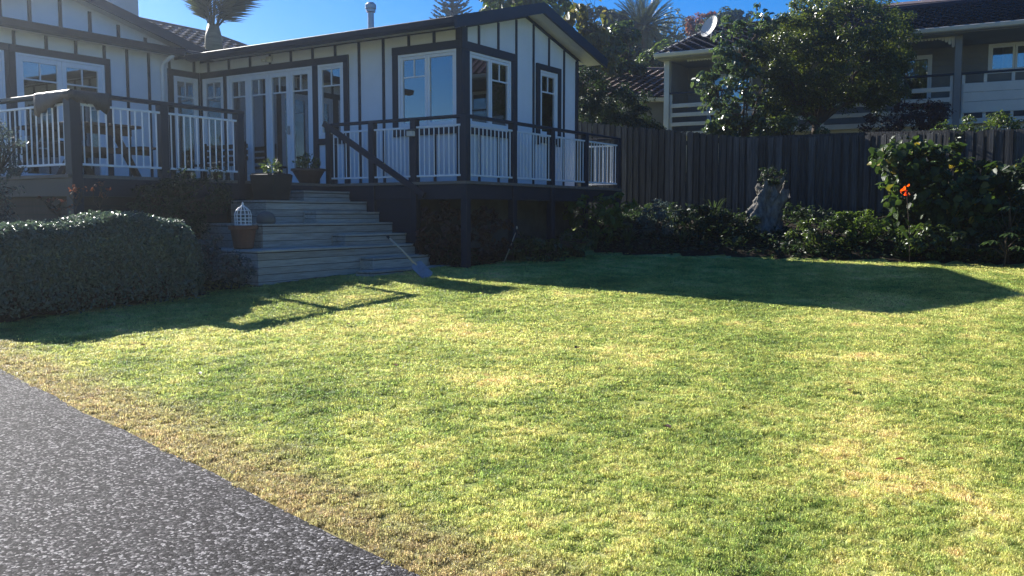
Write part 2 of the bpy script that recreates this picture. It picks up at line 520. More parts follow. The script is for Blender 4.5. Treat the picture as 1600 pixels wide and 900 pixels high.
# scatter points, thinning with distance from the path where blades shrink below a pixel
def scatter(n):
    x = rg.uniform(-9.5, 12.5, n); y = rg.uniform(.6, 16.9, n)
    keep = rg.random(n) < np.clip((4.6 / np.maximum(y, 1)) ** 1.35, .13, 1)
    keep &= np.abs(x) < .60 * y + 3.6
    d = (x + y - 2.93) * .7071
    keep &= d > rg.normal(.012, .012, n)
    a, b = WH(x, y)
    fe = np.where(x >= 2.0, 16.95 - .303 * x, 16.344) + rg.normal(0, .06, n)
    keep &= y < fe
    keep &= ~((a > -3.36) & (b > .94) & (a < 1)); keep &= ~((a > -1.78) & (b > .40) & (a < .4)); keep &= ~((a <= -4.2) & (b > .78 + rg.normal(0, .04, n)))
    keep &= ~((a > -.02 + rg.normal(0, .04, n)) & (b > .0))
    return x[keep], y[keep]
gx, gy = scatter(980000)
cl = np.sin(gx * 31 + 3 * np.sin(gy * 9)) * np.sin(gy * 37 + 2.5 * np.sin(gx * 11)) + .6 * np.sin(gx * 13 + gy * 5 + 2) * np.sin(gy * 17 - gx * 4)
keep_ = rg.random(len(gx)) < np.clip(.8 + .55 * cl, .12, 1)
gx, gy, cl = gx[keep_], gy[keep_], cl[keep_]
lw = npmesh('lawn_grass', np.stack([gx, gy, gz(gx, gy) + .002], 1), np.zeros((0, 3), np.int32))
n = len(gx)
def attr(name, typ, data):
    a = lw.attributes.new(name, typ, 'POINT'); a.data.foreach_set('vector' if typ == 'FLOAT_VECTOR' else 'value', np.asarray(data).ravel())
attr('rot', 'FLOAT_VECTOR', np.stack([rg.normal(0, .12, n), rg.normal(0, .12, n), rg.uniform(0, 6.283, n)], 1).astype(np.float32))
sc_xy = (rg.uniform(.75, 1.25, n) * np.clip(.85 + (gy - 4) * .11, .85, 1.9)).astype(np.float32)
attr('siz', 'FLOAT_VECTOR', np.stack([sc_xy, sc_xy, (rg.uniform(.6, 1.3, n) * np.clip(1.05 + .5 * cl, .45, 1.7) * np.clip(1 + (gy - 5) * .02, 1, 1.2)).astype(np.float32)], 1))
attr('pick', 'INT', rg.integers(0, 3, n).astype(np.int32))
lawn = tag(put('lawn_grass', lw), 'short sunlit mown lawn with straw coloured patches', 'grass', kind='stuff')
ng = bpy.data.node_groups.new('grass_scatter', 'GeometryNodeTree')
ng.interface.new_socket('Geometry', in_out='INPUT', socket_type='NodeSocketGeometry'); ng.interface.new_socket('Geometry', in_out='OUTPUT', socket_type='NodeSocketGeometry')
gi = ng.nodes.new('NodeGroupInput'); go = ng.nodes.new('NodeGroupOutput')
ip = ng.nodes.new('GeometryNodeInstanceOnPoints'); jg = ng.nodes.new('GeometryNodeJoinGeometry')
ng.links.new(gi.outputs[0], ip.inputs['Points'])
for t_ in tufts[::-1]:
    oi = ng.nodes.new('GeometryNodeObjectInfo'); oi.inputs['Object'].default_value = t_; oi.inputs['As Instance'].default_value = True
    ng.links.new(oi.outputs['Geometry'], jg.inputs[0])
ng.links.new(jg.outputs[0], ip.inputs['Instance']); ip.inputs['Pick Instance'].default_value = True
def named(nm, typ):
    q = ng.nodes.new('GeometryNodeInputNamedAttribute'); q.data_type = typ; q.inputs[0].default_value = nm; return q.outputs[0]
ng.links.new(named('rot', 'FLOAT_VECTOR'), ip.inputs['Rotation']); ng.links.new(named('siz', 'FLOAT_VECTOR'), ip.inputs['Scale']); ng.links.new(named('pick', 'INT'), ip.inputs['Instance Index'])
ng.links.new(ip.outputs[0], go.inputs[0])
md_ = lawn.modifiers.new('scatter', 'NODES'); md_.node_group = ng

# ------------------------------------------------------------------ the house
house = thing('house', 'white house with charcoal battens and window trim behind the raised deck', 'house', (DX, DY, 0), HA)
DKZ = 2.0          # deck level
A0, A1, B0, B1 = .95, 4.95, .75, 7.39      # wing: front wall, back wall, gable wall, inner corner
APX, APZ, EVZ = 2.95, 5.28, 4.60           # wing ridge, ridge height, eave height
SL = (APZ - EVZ) / (APX - .35)
def roofz(a): return APZ - abs(a - APX) * SL

class Plane:
    """wall plane: 'f' runs along y at a fixed x, 'g' runs along x at a fixed y; d counts inwards"""
    def __init__(self, kind, at): self.k = kind; self.at = at
    def P(self, s, d, z): return (self.at + d, s, z) if self.k == 'f' else (s, self.at + d, z)
    def box(self, mb, s0, s1, d0, d1, z0, z1):
        p = self.P(s0, d0, z0); q = self.P(s1, d1, z1); mb.box(p[0], q[0], p[1], q[1], p[2], q[2])

def wall(pl, s0, s1, zb, ztop, holes, brk=(), th=.1):
    mb = MB()
    cuts = sorted(set([s0, s1, *brk] + [h[i] for h in holes for i in (0, 1) if s0 < h[i] < s1]))
    for a, b in zip(cuts[:-1], cuts[1:]):
        mid = (a + b) / 2; z = zb
        hs = sorted([h for h in holes if h[0] <= mid <= h[1]], key=lambda h: h[2])
        for h in hs:
            if h[2] > z: pl.box(mb, a, b, 0, th, z, h[2])
            z = h[3]
        ta, tb = ztop(a), ztop(b)
        mb.prism([pl.P(a, 0, z), pl.P(b, 0, z), pl.P(b, th, z), pl.P(a, th, z)],
                 [pl.P(a, 0, ta), pl.P(b, 0, tb), pl.P(b, th, tb), pl.P(a, th, ta)])
    return mb

PF = Plane('f', A0); PG = Plane('g', B0); PL = Plane('g', B1)

def leaf_sash(pl, mb, s0, s1, z0, z1, fw, d0=.0, d1=.05):
    pl.box(mb, s0, s0 + fw, d0, d1, z0, z1); pl.box(mb, s1 - fw, s1, d0, d1, z0, z1)
    pl.box(mb, s0 + fw, s1 - fw, d0, d1, z0, z0 + fw * 1.3); pl.box(mb, s0 + fw, s1 - fw, d0, d1, z1 - fw, z1)

def window(pl, s0, s1, z0, z1, sashes, name='window', root=None, sill=True, curtains=()):
    """sashes: list of (s0,s1,kind) kind 'split' has two small panes over a tall one"""
    root = root or house
    fr = MB(); fw = .045
    pl.box(fr, s0, s0 + fw, -.022, .06, z0, z1); pl.box(fr, s1 - fw, s1, -.022, .06, z0, z1)
    pl.box(fr, s0 + fw, s1 - fw, -.022, .06, z1 - fw, z1); pl.box(fr, s0 + fw, s1 - fw, -.022, .06, z0, z0 + fw)
    f = fr.build(name, 'whitew', root, bevel=.004)
    n = len(sashes)
    for (a, b, kind) in sashes:
        sw = .05 if kind != 'door' else .085
        mb = MB(); leaf_sash(pl, mb, a + .003, b - .003, z0 + fw + .003, z1 - fw - .003, sw, -.012, .045)
        mb.build('sash', 'whitew', f, bevel=.004)
        ga, gb = a + sw, b - sw
        gz0, gz1 = z0 + fw + sw * 1.3, z1 - fw - sw
        if kind == 'fixed':
            pb = MB(); pl.box(pb, ga, gb, .014, .02, gz0, gz1); pb.build('pane', 'glass', f)
        else:
            zs = gz1 - .30
            mb = MB(); pl.box(mb, ga, gb, .0, .034, zs - .012, zs + .012); mb.build('muntin', 'whitew', f)
            mc = (ga + gb) / 2
            mb = MB(); pl.box(mb, mc - .011, mc + .011, .001, .033, zs + .012, gz1); mb.build('muntin', 'whitew', f)
            for q in ((ga, mc - .011, zs + .012, gz1), (mc + .011, gb, zs + .012, gz1), (ga, gb, gz0, zs - .012)):
                pb = MB(); pl.box(pb, q[0], q[1], .014, .02, q[2], q[3]); pb.build('pane', 'glass', f)
    for (a, b, d) in curtains:
        mb = MB(); k = max(8, int((b - a) / .03))
        for i in range(k):
            x0, x1 = a + (b - a) * i / k, a + (b - a) * (i + 1) / k
            e0, e1 = .03 * math.sin(i * 1.3), .03 * math.sin((i + 1) * 1.3)
            mb.prism([pl.P(x0, d + e0, z0 + .03), pl.P(x1, d + e1, z0 + .03), pl.P(x1, d + e1 + .008, z0 + .03), pl.P(x0, d + e0 + .008, z0 + .03)],
                     [pl.P(x0, d + e0, z1 - .03), pl.P(x1, d + e1, z1 - .03), pl.P(x1, d + e1 + .008, z1 - .03), pl.P(x0, d + e0 + .008, z1 - .03)])
        mb.build('curtain', 'curtain', f)
    return f

def trim(pl, s0, s1, z0, z1, d=.028, name='trim_board', m='dark'):
    mb = MB(); pl.box(mb, s0, s1, -d, -.001, z0, z1); mb.build(name, m, house, bevel=.004)
def batten(pl, s, z0, z1, wd=.052):
    mb = MB(); pl.box(mb, s - wd / 2, s + wd / 2, -.019, -.001, z0, z1); mb.build('batten', 'dark', house)

HD = 4.24; HT = 4.365
# front wall of the wing
fh = [(6.66, 7.30, 2.06, HD), (4.18, 6.56, 2.03, HD), (3.40, 4.04, 2.88, HD), (.84, 2.11, 2.95, HD)]
wall(PF, B0 + .1, B1, 1.9, lambda s: 4.62, fh).build('front_wall', 'white', house)
window(PF, 6.66, 7.30, 2.06, HD, [(6.70, 7.26, 'split')], 'window', curtains=[(6.7, 7.2, .3)])
w4 = (6.56 - 4.18 - .09) / 4
french = window(PF, 4.18, 6.56, 2.03, HD, [(4.225 + i * w4, 4.225 + (i + 1) * w4, 'door') for i in range(4)], 'french_door', curtains=[(5.5, 6.5, .25), (6.3, 6.6, .3)])
tag(french, 'white French doors of four glazed leaves')
hb = MB(); hb.box(A0 - .06, A0 - .012, 4.80, 4.825, 3.0, 3.16); hb.box(A0 - .075, A0 - .06, 4.76, 4.87, 3.05, 3.07); hb.build('door_handle', 'steel', french)
window(PF, 3.40, 4.04, 2.88, HD, [(3.44, 4.0, 'split')], curtains=[(3.42, 4.02, .2)])
window(PF, .84, 2.11, 2.95, HD, [(.885, 1.475, 'fixed'), (1.475, 2.065, 'split')])
trim(PF, 3.27, B1 - .03, HD, HT); trim(PF, 7.30, B1 - .03, 2.0, HD); trim(PF, 6.56, 6.66, 2.0, HD); trim(PF, 4.04, 4.18, 2.0, HD); trim(PF, 3.27, 3.40, 2.0, HD)
trim(PF, .75 - .0, 2.23, HD, HT + .01, .045); trim(PF, 2.11, 2.23, 2.83, HD, .04); trim(PF, .84, 2.11, 2.84, 2.95, .05)
trim(PF, 3.40, 4.04, 2.77, 2.88, .04)
trim(PF, .75, .84, 1.95, HD, .04); trim(PF, .75, .85, HT + .012, 4.60, .04)
trim(PF, .86, B1 - .03, 4.555, 4.615, .022, 'frieze_board')
for s in (7.11, 6.49, 5.87, 5.31, 4.74, 4.17, 3.60): batten(PF, s, HT + .002, 4.553)
for s in (3.02, 2.45): batten(PF, s, 1.95, 4.553)
for s in (1.87, 1.32): batten(PF, s, HT + .012, 4.553); batten(PF, s, 1.95, 2.838)
batten(PF, 3.62, 1.95, 2.765)
# gable wall
gh = [(1.13, 2.44, 2.95, HD - .02), (3.44, 4.12, 2.95, HD - .03)]
wall(PG, A0, A1, 1.9, lambda s: roofz(s) - .10, gh, (APX,)).build('gable_wall', 'white', house)
window(PG, 1.13, 2.44, 2.95, HD - .02, [(1.175, 1.785, 'fixed'), (1.785, 2.395, 'split')])
window(PG, 3.44, 4.12, 2.95, HD - .03, [(3.485, 4.075, 'split')])
trim(PG, A0 - .045, 2.57, HD - .02, HT, .045); trim(PG, 2.44, 2.57, 2.83, HD - .02, .04); trim(PG, 1.13, 2.44, 2.84, 2.95, .05)
trim(PG, A0 - .04, 1.13, 1.95, HD - .02, .04); trim(PG, A0 - .04, A0 + .12, HT + .002, 4.60, .04)
trim(PG, 3.32, 4.24, HD - .03, 4.32, .04); trim(PG, 3.32, 3.44, 2.8, HD - .03, .04); trim(PG, 4.12, 4.24, 2.8, HD - .03, .04); trim(PG, 3.44, 4.12, 2.84, 2.95, .05)
for s in (1.44, 2.04): batten(PG, s, HT + .002, roofz(s) - .20); batten(PG, s, 1.95, 2.838)
batten(PG, 2.63, 1.95, roofz(2.63) - .2); batten(PG, 3.23, 1.95, roofz(3.23) - .2)
batten(PG, 3.80, 4.322, roofz(3.8) - .2); batten(PG, 3.80, 1.95, 2.838); batten(PG, 4.39, 1.95, roofz(4.39) - .2)
trim(PG, A1 - .09, A1 + .002, 1.95, roofz(A1) - .2, .035)
for (a, b) in ((A0 + .12, APX), (APX, A1)):
    mb = MB()
    za, zb = roofz(a) - .14, roofz(b) - .14
    mb.prism([(a, B0 - .024, za - .055), (b, B0 - .024, zb - .055), (b, B0 - .001, zb - .055), (a, B0 - .001, za - .055)],
             [(a, B0 - .024, za), (b, B0 - .024, zb), (b, B0 - .001, zb), (a, B0 - .001, za)])
    mb.build('frieze_board', 'dark', house)
# remaining outer walls, foundations and rooms
mb = MB(); mb.box(A1 - .1, A1, B0 + .1, 13.0, .6, 4.55); mb.build('back_wall', 'white', house)
PLW = -5.0
lh = [(-2.87, -1.21, 2.03, HD), (.29, .88, 2.06, HD), (-4.6, -3.06, 2.06, HD)]
wall(PL, PLW, A0, 1.9, lambda s: 4.68, lh).build('side_wall', 'white', house)
mb = MB(); mb.box(PLW, PLW + .1, B1 + .1, 13.0, .4, 4.7); mb.box(PLW, A1, 13.0, 13.1, .4, 4.7); mb.build('rear_wall', 'white', house)
mb = MB(); mb.box(A0 + .06, A1 - .101, B0 + .06, B0 + .2, .3, 1.9); mb.box(A0 + .06, A0 + .2, B0 + .201, B1 + .05, .3, 1.9); mb.box(PLW + .1, A0 + .059, B1 + .06, B1 + .2, .3, 1.9)
mb.build('foundation_wall', 'concrete', house)
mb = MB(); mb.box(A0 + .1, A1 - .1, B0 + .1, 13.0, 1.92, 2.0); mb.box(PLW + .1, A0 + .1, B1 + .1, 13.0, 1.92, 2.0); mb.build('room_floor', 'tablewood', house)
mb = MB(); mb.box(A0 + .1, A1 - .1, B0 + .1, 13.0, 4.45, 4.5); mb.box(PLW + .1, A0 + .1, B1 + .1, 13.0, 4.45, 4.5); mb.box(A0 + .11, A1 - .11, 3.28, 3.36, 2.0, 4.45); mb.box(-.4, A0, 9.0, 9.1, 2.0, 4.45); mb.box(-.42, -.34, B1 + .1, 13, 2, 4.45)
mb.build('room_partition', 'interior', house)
# left wall dressing
d1 = window(PL, -2.87, -1.21, 2.03, HD, [(-2.825, -2.04, 'door'), (-2.04, -1.255, 'door')], 'french_door', curtains=[(-2.8, -2.4, .2)])
tag(d1, 'white French doors of two glazed leaves')
window(PL, .29, .88, 2.06, HD, [(.335, .835, 'split')])
window(PL, -4.6, -3.06, 2.06, HD, [(-4.555, -3.83, 'split'), (-3.83, -3.105, 'split')])
trim(PL, -2.98, -1.09, HD, HT); trim(PL, -2.98, -2.87, 1.97, HD); trim(PL, -1.21, -1.09, 1.97, HD)
trim(PL, -4.72, -2.982, HD, HT); trim(PL, -3.06, -2.982, 1.97, HD)
trim(PL, .16, A0 - .03, HD, HT); trim(PL, .16, .29, 1.97, HD); trim(PL, .88, A0 - .03, 1.97, HD)
for s in (-4.1, -3.5, -2.88, -2.31, -1.76, -1.20, .21, .80): batten(PL, s, HT + .002, 4.60)
for s in (-.73, -.26): batten(PL, s, 1.97, 4.60)
dp = MB()
dp.tube([(.02, B1 - .05, 2.0), (.02, B1 - .05, 4.36), (.02, B1 - .1, 4.44), (.02, B1 - .28, 4.52), (.02, B1 - .38, 4.56)], .04, 10)
dp.build('downpipe', 'railw', house, smooth=True)

# wing roof, soffit, gutter, barge boards
RB0 = .35; RB1 = 9.3
def roof_pair(b0, b1, zt, zb, m, name, a0=.33, a1=5.40):
    for (x0, x1) in ((a0, APX), (APX, a1)):
        mb = MB()
        P = [(x0, b0), (x1, b0), (x1, b1), (x0, b1)]
        mb.prism([(x, y, roofz(x) + zb) for x, y in P], [(x, y, roofz(x) + zt) for x, y in P])
        yield mb.build(name, m, house)
roof = list(roof_pair(RB0, RB1, .0, -.05, 'metalroof', 'roof'))
rib = MB()                                           # folded ribs of the roofing sheet
for i in range(44):
    y = RB0 + .1 + i * .2
    for (x0, x1) in ((.33, APX), (APX, 5.40)):
        rib.prism([(x0, y - .02, roofz(x0) - .002), (x1, y - .02, roofz(x1) - .002), (x1, y + .02, roofz(x1) - .002), (x0, y + .02, roofz(x0) - .002)],
                  [(x0, y - .012, roofz(x0) + .02), (x1, y - .012, roofz(x1) + .02), (x1, y + .012, roofz(x1) + .02), (x0, y + .012, roofz(x0) + .02)])
rib.build('roof_rib', 'metalroof', house)
for x0, x1 in ((.40, APX), (APX, 5.36)):
    mb = MB(); P = [(x0, RB0 + .035), (x1, RB0 + .035), (x1, B0), (x0, B0)]
    mb.prism([(x, y, roofz(x) - .125) for x, y in P], [(x, y, roofz(x) - .06) for x, y in P]); mb.build('soffit', 'soffit', house)
mb = MB(); mb.box(.415, A0 - .002, B0 + .002, B1 - .5, 4.575, 4.60); mb.build('soffit', 'soffit', house)
mb = MB(); mb.box(A1 + .002, 5.36, B0, 12, 4.56, 4.585); mb.build('soffit', 'soffit', house)
gut = MB(); gut.prism([(.27, RB0 + .06, 4.50), (.40, RB0 + .06, 4.47), (.40, 6.95, 4.47), (.27, 6.95, 4.50)], [(.245, RB0 + .06, 4.60), (.40, RB0 + .06, 4.60), (.40, 6.95, 4.60), (.245, 6.95, 4.60)])
gut.build('gutter', 'dark', house, bevel=.01)
for (x0, x1) in ((.24, APX), (APX, 5.47)):
    mb = MB()
    mb.prism([(x0, RB0 - .02, roofz(x0) - .16), (x1, RB0 - .02, roofz(x1) - .16), (x1, RB0 + .03, roofz(x1) - .16), (x0, RB0 + .03, roofz(x0) - .16)],
             [(x0, RB0 - .02, roofz(x0) + .035), (x1, RB0 - .02, roofz(x1) + .035), (x1, RB0 + .03, roofz(x1) + .035), (x0, RB0 + .03, roofz(x0) + .035)])
    mb.build('barge_board', 'dark', house)
fl = MB(); fl.lathe([(.055, 4.3), (.055, 5.13), (.085, 5.14), (.085, 5.19), (.10, 5.2), (.10, 5.27), (.06, 5.31)], 14, (1.25, 2.45 + .55)); fl.build('flue', 'steel', house, smooth=False)
wl = MB(); wl.box(A0 - .10, A0 - .02, 5.23, 5.33, 4.44, 4.50); wl.lathe([(.05, 4.40), (.065, 4.44)], 12, (A0 - .13, 5.34)); wl.lathe([(.04, 4.38), (.065, 4.42)], 12, (A0 - .13, 5.2)); wl.build('wall_light', 'ntrim', house)

# left roof: low lean-to, upper gable with its own battens
LB = 6.95; UB = 9.2
def lz(b): return 4.70 + (b - LB) * .2133
mb = MB(); mb.prism([(PLW - .4, LB, lz(LB) - .05), (1.6, LB, lz(LB) - .05), (1.6, UB + .2, lz(UB + .2) - .05), (PLW - .4, UB + .2, lz(UB + .2) - .05)],
                    [(PLW - .4, LB, lz(LB)), (1.6, LB, lz(LB)), (1.6, UB + .2, lz(UB + .2)), (PLW - .4, UB + .2, lz(UB + .2))]); mb.build('lean_to_roof', 'metalroof', house)
mb = MB(); mb.box(PLW - .4, .38, LB + .06, B1 - .002, 4.60, 4.63); mb.build('soffit', 'soffit', house)
mb = MB(); mb.prism([(PLW - .4, LB - .03, 4.58), (.243, LB - .03, 4.58), (.243, LB + .1, 4.56), (PLW - .4, LB + .1, 4.56)], [(PLW - .4, LB - .06, 4.70), (.243, LB - .06, 4.70), (.243, LB + .1, 4.70), (PLW - .4, LB + .1, 4.70)]); mb.build('gutter', 'dark', house, bevel=.01)
GA, GS, GZ = -1.0, .25, 5.97                       # upper gable: apex, slope, top height
def ugz(a): return GZ - abs(a - GA) * GS
PU = Plane('g', UB)
ub0, ub1 = GA - 2.9, GA + 2.9
wall(PU, ub0, ub1, 4.9, lambda s: max(ugz(s) - .12, 5.0), [], (GA,)).build('upper_gable_wall', 'white', house)
for s in (-3.36, -2.74, -2.12, -1.55, -.93, -.30, .34, .98):
    mb = MB(); PU.box(mb, s - .035, s + .035, -.02, -.001, lz(UB), ugz(s) - .2); mb.build('batten', 'dark', house)
for (x0, x1) in ((ub0 - .5, GA), (GA, ub1 + .5)):
    mb = MB(); P = [(x0, UB - .35), (x1, UB - .35), (x1, 13.2), (x0, 13.2)]
    mb.prism([(x, y, ugz(x) - .09) for x, y in P], [(x, y, ugz(x)) for x, y in P]); mb.build('upper_roof', 'metalroof', house)
    mb = MB(); mb.prism([(x0, UB - .39, ugz(x0) - .17), (x1, UB - .39, ugz(x1) - .17), (x1, UB - .352, ugz(x1) - .17), (x0, UB - .352, ugz(x0) - .17)],
                        [(x0, UB - .39, ugz(x0) + .03), (x1, UB - .39, ugz(x1) + .03), (x1, UB - .352, ugz(x1) + .03), (x0, UB - .352, ugz(x0) + .03)]); mb.build('barge_board', 'dark', house)
    mb = MB(); P = [(x0, UB - .35), (x1, UB - .35), (x1, UB), (x0, UB)]
    mb.prism([(x, y, ugz(x) - .13) for x, y in P], [(x, y, ugz(x) - .095) for x, y in P]); mb.build('soffit', 'soffit', house)
mb = MB(); mb.box(.33, .93, UB + .1, UB + .7, 4.8, 7.25); mb.box(.27, .99, UB + .04, UB + .76, 7.25, 7.4); mb.build('chimney', 'chimney', house, bevel=.02)

# tiled hip roof at the back
def tile_mesh(name, wd, ln, th=.018, wave=.02, n=6):
    """one curved roof tile: x across, y up the slope"""
    mb = MB(); lo = []; hi = []
    for i in range(n + 1):
        t = i / n; x = (t - .5) * wd
        z = wave * math.cos(t * 2 * math.pi)
        lo.append((x, z)); hi.append((x, z + th))
    ring = [(x, z) for x, z in lo] + [(x, z) for x, z in reversed(hi)]
    mb.prism([(x, 0, z + .045) for x, z in ring][::-1], [(x, ln * 1.08, z) for x, z in ring][::-1])
    return mb
RZ0, RZ1, RBk0, RBk1 = 5.45, 6.5, 10.8, 13.0
mb = MB()
mb.poly([(-3, RBk0, RZ0), (8.0, RBk0, RZ0), (5.8, RBk1, RZ1), (-3, RBk1, RZ1)]); mb.poly([(8.0, RBk0, RZ0), (8.0, 15.2, RZ0), (5.8, RBk1, RZ1)])
mb.poly([(-3, RBk1, RZ1), (5.8, RBk1, RZ1), (8, 15.2, RZ0), (-3, 15.2, RZ0)])
mb.build('back_roof', 'tile_main', house)
tm = tile_mesh('t', .28, .30).v, tile_mesh('t', .28, .30).f
mb = MB(); ang = math.atan2(RZ1 - RZ0, RBk1 - RBk0); slen = math.hypot(RZ1 - RZ0, RBk1 - RBk0); ca, sa = math.cos(ang), math.sin(ang)
for r in range(8):
    y = r * .30
    for c in range(36):
        x = -2.8 + c * .29
        if x > 8.0 - (y * ca) - .05 or x < 1.0 or y > slen - .25: continue
        n0 = len(mb.v)
        for (vx, vy, vz) in tm[0]:
            yy = y + vy; zz = vz + .02
            mb.v.append((x + vx, RBk0 + yy * ca - zz * sa, RZ0 + yy * sa + zz * ca))
        mb.f += [tuple(n0 + i for i in f) for f in tm[1]]
tag(mb.build('roof_tiles', 'tile_main', house), kind='stuff')
mb = MB(); mb.tube([(-3, RBk1, RZ1 + .02), (5.8, RBk1, RZ1 + .02), (8.02, RBk0 - .02, RZ0 + .03)], .09, 8); mb.build('ridge_capping', 'tile_main', house)
mb = MB(); mb.box(1.5, 7.6, RBk0 + .35, 14.9, .8, RZ0 - .02); mb.build('back_wing_wall', 'white', house)

# ------------------------------------------------------------------ deck with railings
deck = thing('deck', 'raised timber deck wrapping the house with charcoal posts and white balusters', 'deck', (DX, DY, 0), HA)
mb = MB(); mb.box(-.06, A0 - .005, -.06, 2.82, 1.955, DKZ); mb.box(A0, 5.42, -.06, B0 - .005, 1.955, DKZ); mb.box(-4.78, A0 - .005, 2.822, B1 - .005, 1.955, DKZ)
mb.build('deck_floor', 'deckwood', deck)
for bx in ((-.03, .02, -.03, 2.80), (.021, 5.38, -.03, .02), (5.33, 5.38, .021, B0), (-4.74, -4.69, 2.80, B1), (-4.689, -.031, 2.80, 2.85)):
    mb = MB(); mb.box(*bx, 1.72, 1.953); mb.build('fascia_board', 'dark', deck)
def gh_(a, b): 
    x, y = HW(a, b); return float(gz(x, y))
def post(a, b, top=3.0, wd=.115, bot=None):
    z0 = gh_(a, b) - .1 if bot is None else bot
    mb = MB(); mb.box(a - wd / 2, a + wd / 2, b - wd / 2, b + wd / 2, z0, top); return mb.build('post', 'dark', deck, bevel=.006)
bal = MB(); bal.tube([(0, 0, 0), (0, 0, .77)], .0095, 6); bal_me = bal.mesh('baluster', 'railw')
bal2 = MB(); bal2.tube([(0, 0, 0), (0, 0, .76)], .0105, 6); bal2_me = bal2.mesh('baluster', 'railw')
def railing(p, q, n, ztop=2.865, zb=2.09, me=bal_me, ext=.035, n0=.05):
    """a white panel: top and bottom bar with its balusters"""
    p = Vector((*p, 0)); q = Vector((*q, 0)); d = (q - p).normalized(); L = (q - p).length
    mb = MB(); mb.bar(p - d * ext + Vector((0, 0, ztop)), q + d * ext + Vector((0, 0, ztop)), .03, .03)
    pan = mb.build('railing_panel', 'railw', deck, bevel=.004)
    mb = MB(); mb.bar(p - d * ext + Vector((0, 0, zb)), q + d * ext + Vector((0, 0, zb)), .03, .03)
    mb.build('bottom_bar', 'railw', pan, bevel=.004)
    for i in range(n):
        t = p + d * (n0 + (L - 2 * n0) * i / (n - 1))
        put('baluster', me, pan, (t.x, t.y, zb))
def handrail(pts, z=3.0):
    mb = MB()
    for a, b in zip(pts[:-1], pts[1:]): mb.bar((*a, z), (*b, z), .11, .045)
    mb.build('handrail', 'dark', deck, bevel=.006)
fp = [2.86, 1.89, 1.0, 0.0]
for b in fp: post(0, b)
ap = [1.35, 2.62, 3.90, 5.28]
for a in ap: post(a, 0)
handrail([(0, 2.93), (0, -.055)]); handrail([(.056, 0), (5.35, 0)]); handrail([(5.28, .056), (5.28, B0)])
for b0, b1 in zip(fp[:-1], fp[1:]): railing((-.02, b0 - .06), (-.02, b1 + .06), 9)
ax = [0.0] + ap
for a0, a1 in zip(ax[:-1], ax[1:]): railing((a0 + .06, -.02), (a1 - .06, -.02), 11)
railing((5.26, .1), (5.26, B0 - .06), 7, n0=.02)
for a in (-4.67, -3.33, -1.98): post(a, 2.86, 3.02, .125 if a > -4 else .15)
post(-4.67, 4.9, 3.02, .12); post(-4.67, 7.2, 3.02, .12)
mb = MB(); mb.bar((-4.76, 2.86, 3.035), (-1.9, 2.86, 3.035), .12, .05); mb.build('handrail', 'dark', deck, bevel=.006)
mb = MB(); mb.bar((-4.67, 2.922, 3.035), (-4.67, B1, 3.035), .12, .05); mb.build('handrail', 'dark', deck, bevel=.006)
railing((-4.59, 2.83), (-3.40, 2.83), 11, 2.90, 2.13, bal2_me); railing((-3.26, 2.83), (-2.05, 2.83), 11, 2.90, 2.13, bal2_me)
railing((-4.70, 2.95), (-4.70, 4.83), 15, 2.90, 2.13, bal2_me); railing((-4.70, 4.97), (-4.70, 7.1), 17, 2.90, 2.13, bal2_me)
# stair handrail
mb = MB(); mb.bar((-.075, 2.93, 3.03), (-.075, .76, 1.78), .045, .10); mb.build('stair_handrail', 'dark', deck, bevel=.006)
mb = MB(); mb.bar((-.05, 1.89, 2.40), (-.0, 1.89, 2.40), .03, .03); mb.bar((-.05, 1.0, 1.88), (-.0, 1.0, 1.88), .03, .03); mb.build('handrail_bracket', 'steel', deck)
# slatted skirts under the deck
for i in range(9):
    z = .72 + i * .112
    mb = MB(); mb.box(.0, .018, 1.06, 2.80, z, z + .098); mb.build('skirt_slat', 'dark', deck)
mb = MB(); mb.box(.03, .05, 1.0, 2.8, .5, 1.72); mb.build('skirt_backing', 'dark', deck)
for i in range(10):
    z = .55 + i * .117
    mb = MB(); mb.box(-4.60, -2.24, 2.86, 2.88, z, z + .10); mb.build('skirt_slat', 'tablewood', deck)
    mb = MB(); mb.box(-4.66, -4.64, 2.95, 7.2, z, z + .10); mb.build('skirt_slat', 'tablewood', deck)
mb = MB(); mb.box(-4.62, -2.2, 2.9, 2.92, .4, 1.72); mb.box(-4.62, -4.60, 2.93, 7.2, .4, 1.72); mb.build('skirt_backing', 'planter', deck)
# solar light on the rail
sl = thing('solar_light', 'small pale solar light clipped on the deck railing post', 'light', (*HW(-.10, 1.0), 2.72), HA)
mb = MB(); mb.box(-.05, .045, -.055, .055, .0, .085); mb.build('body', 'ntrim', sl, bevel=.008)
mb = MB(); mb.prism([(-.07, -.06, .086), (.045, -.06, .088), (.045, .06, .088), (-.07, .06, .086)], [(-.07, -.06, .10), (.045, -.06, .125), (.045, .06, .125), (-.07, .06, .10)]); mb.build('solar_cap', 'greyresin', sl)

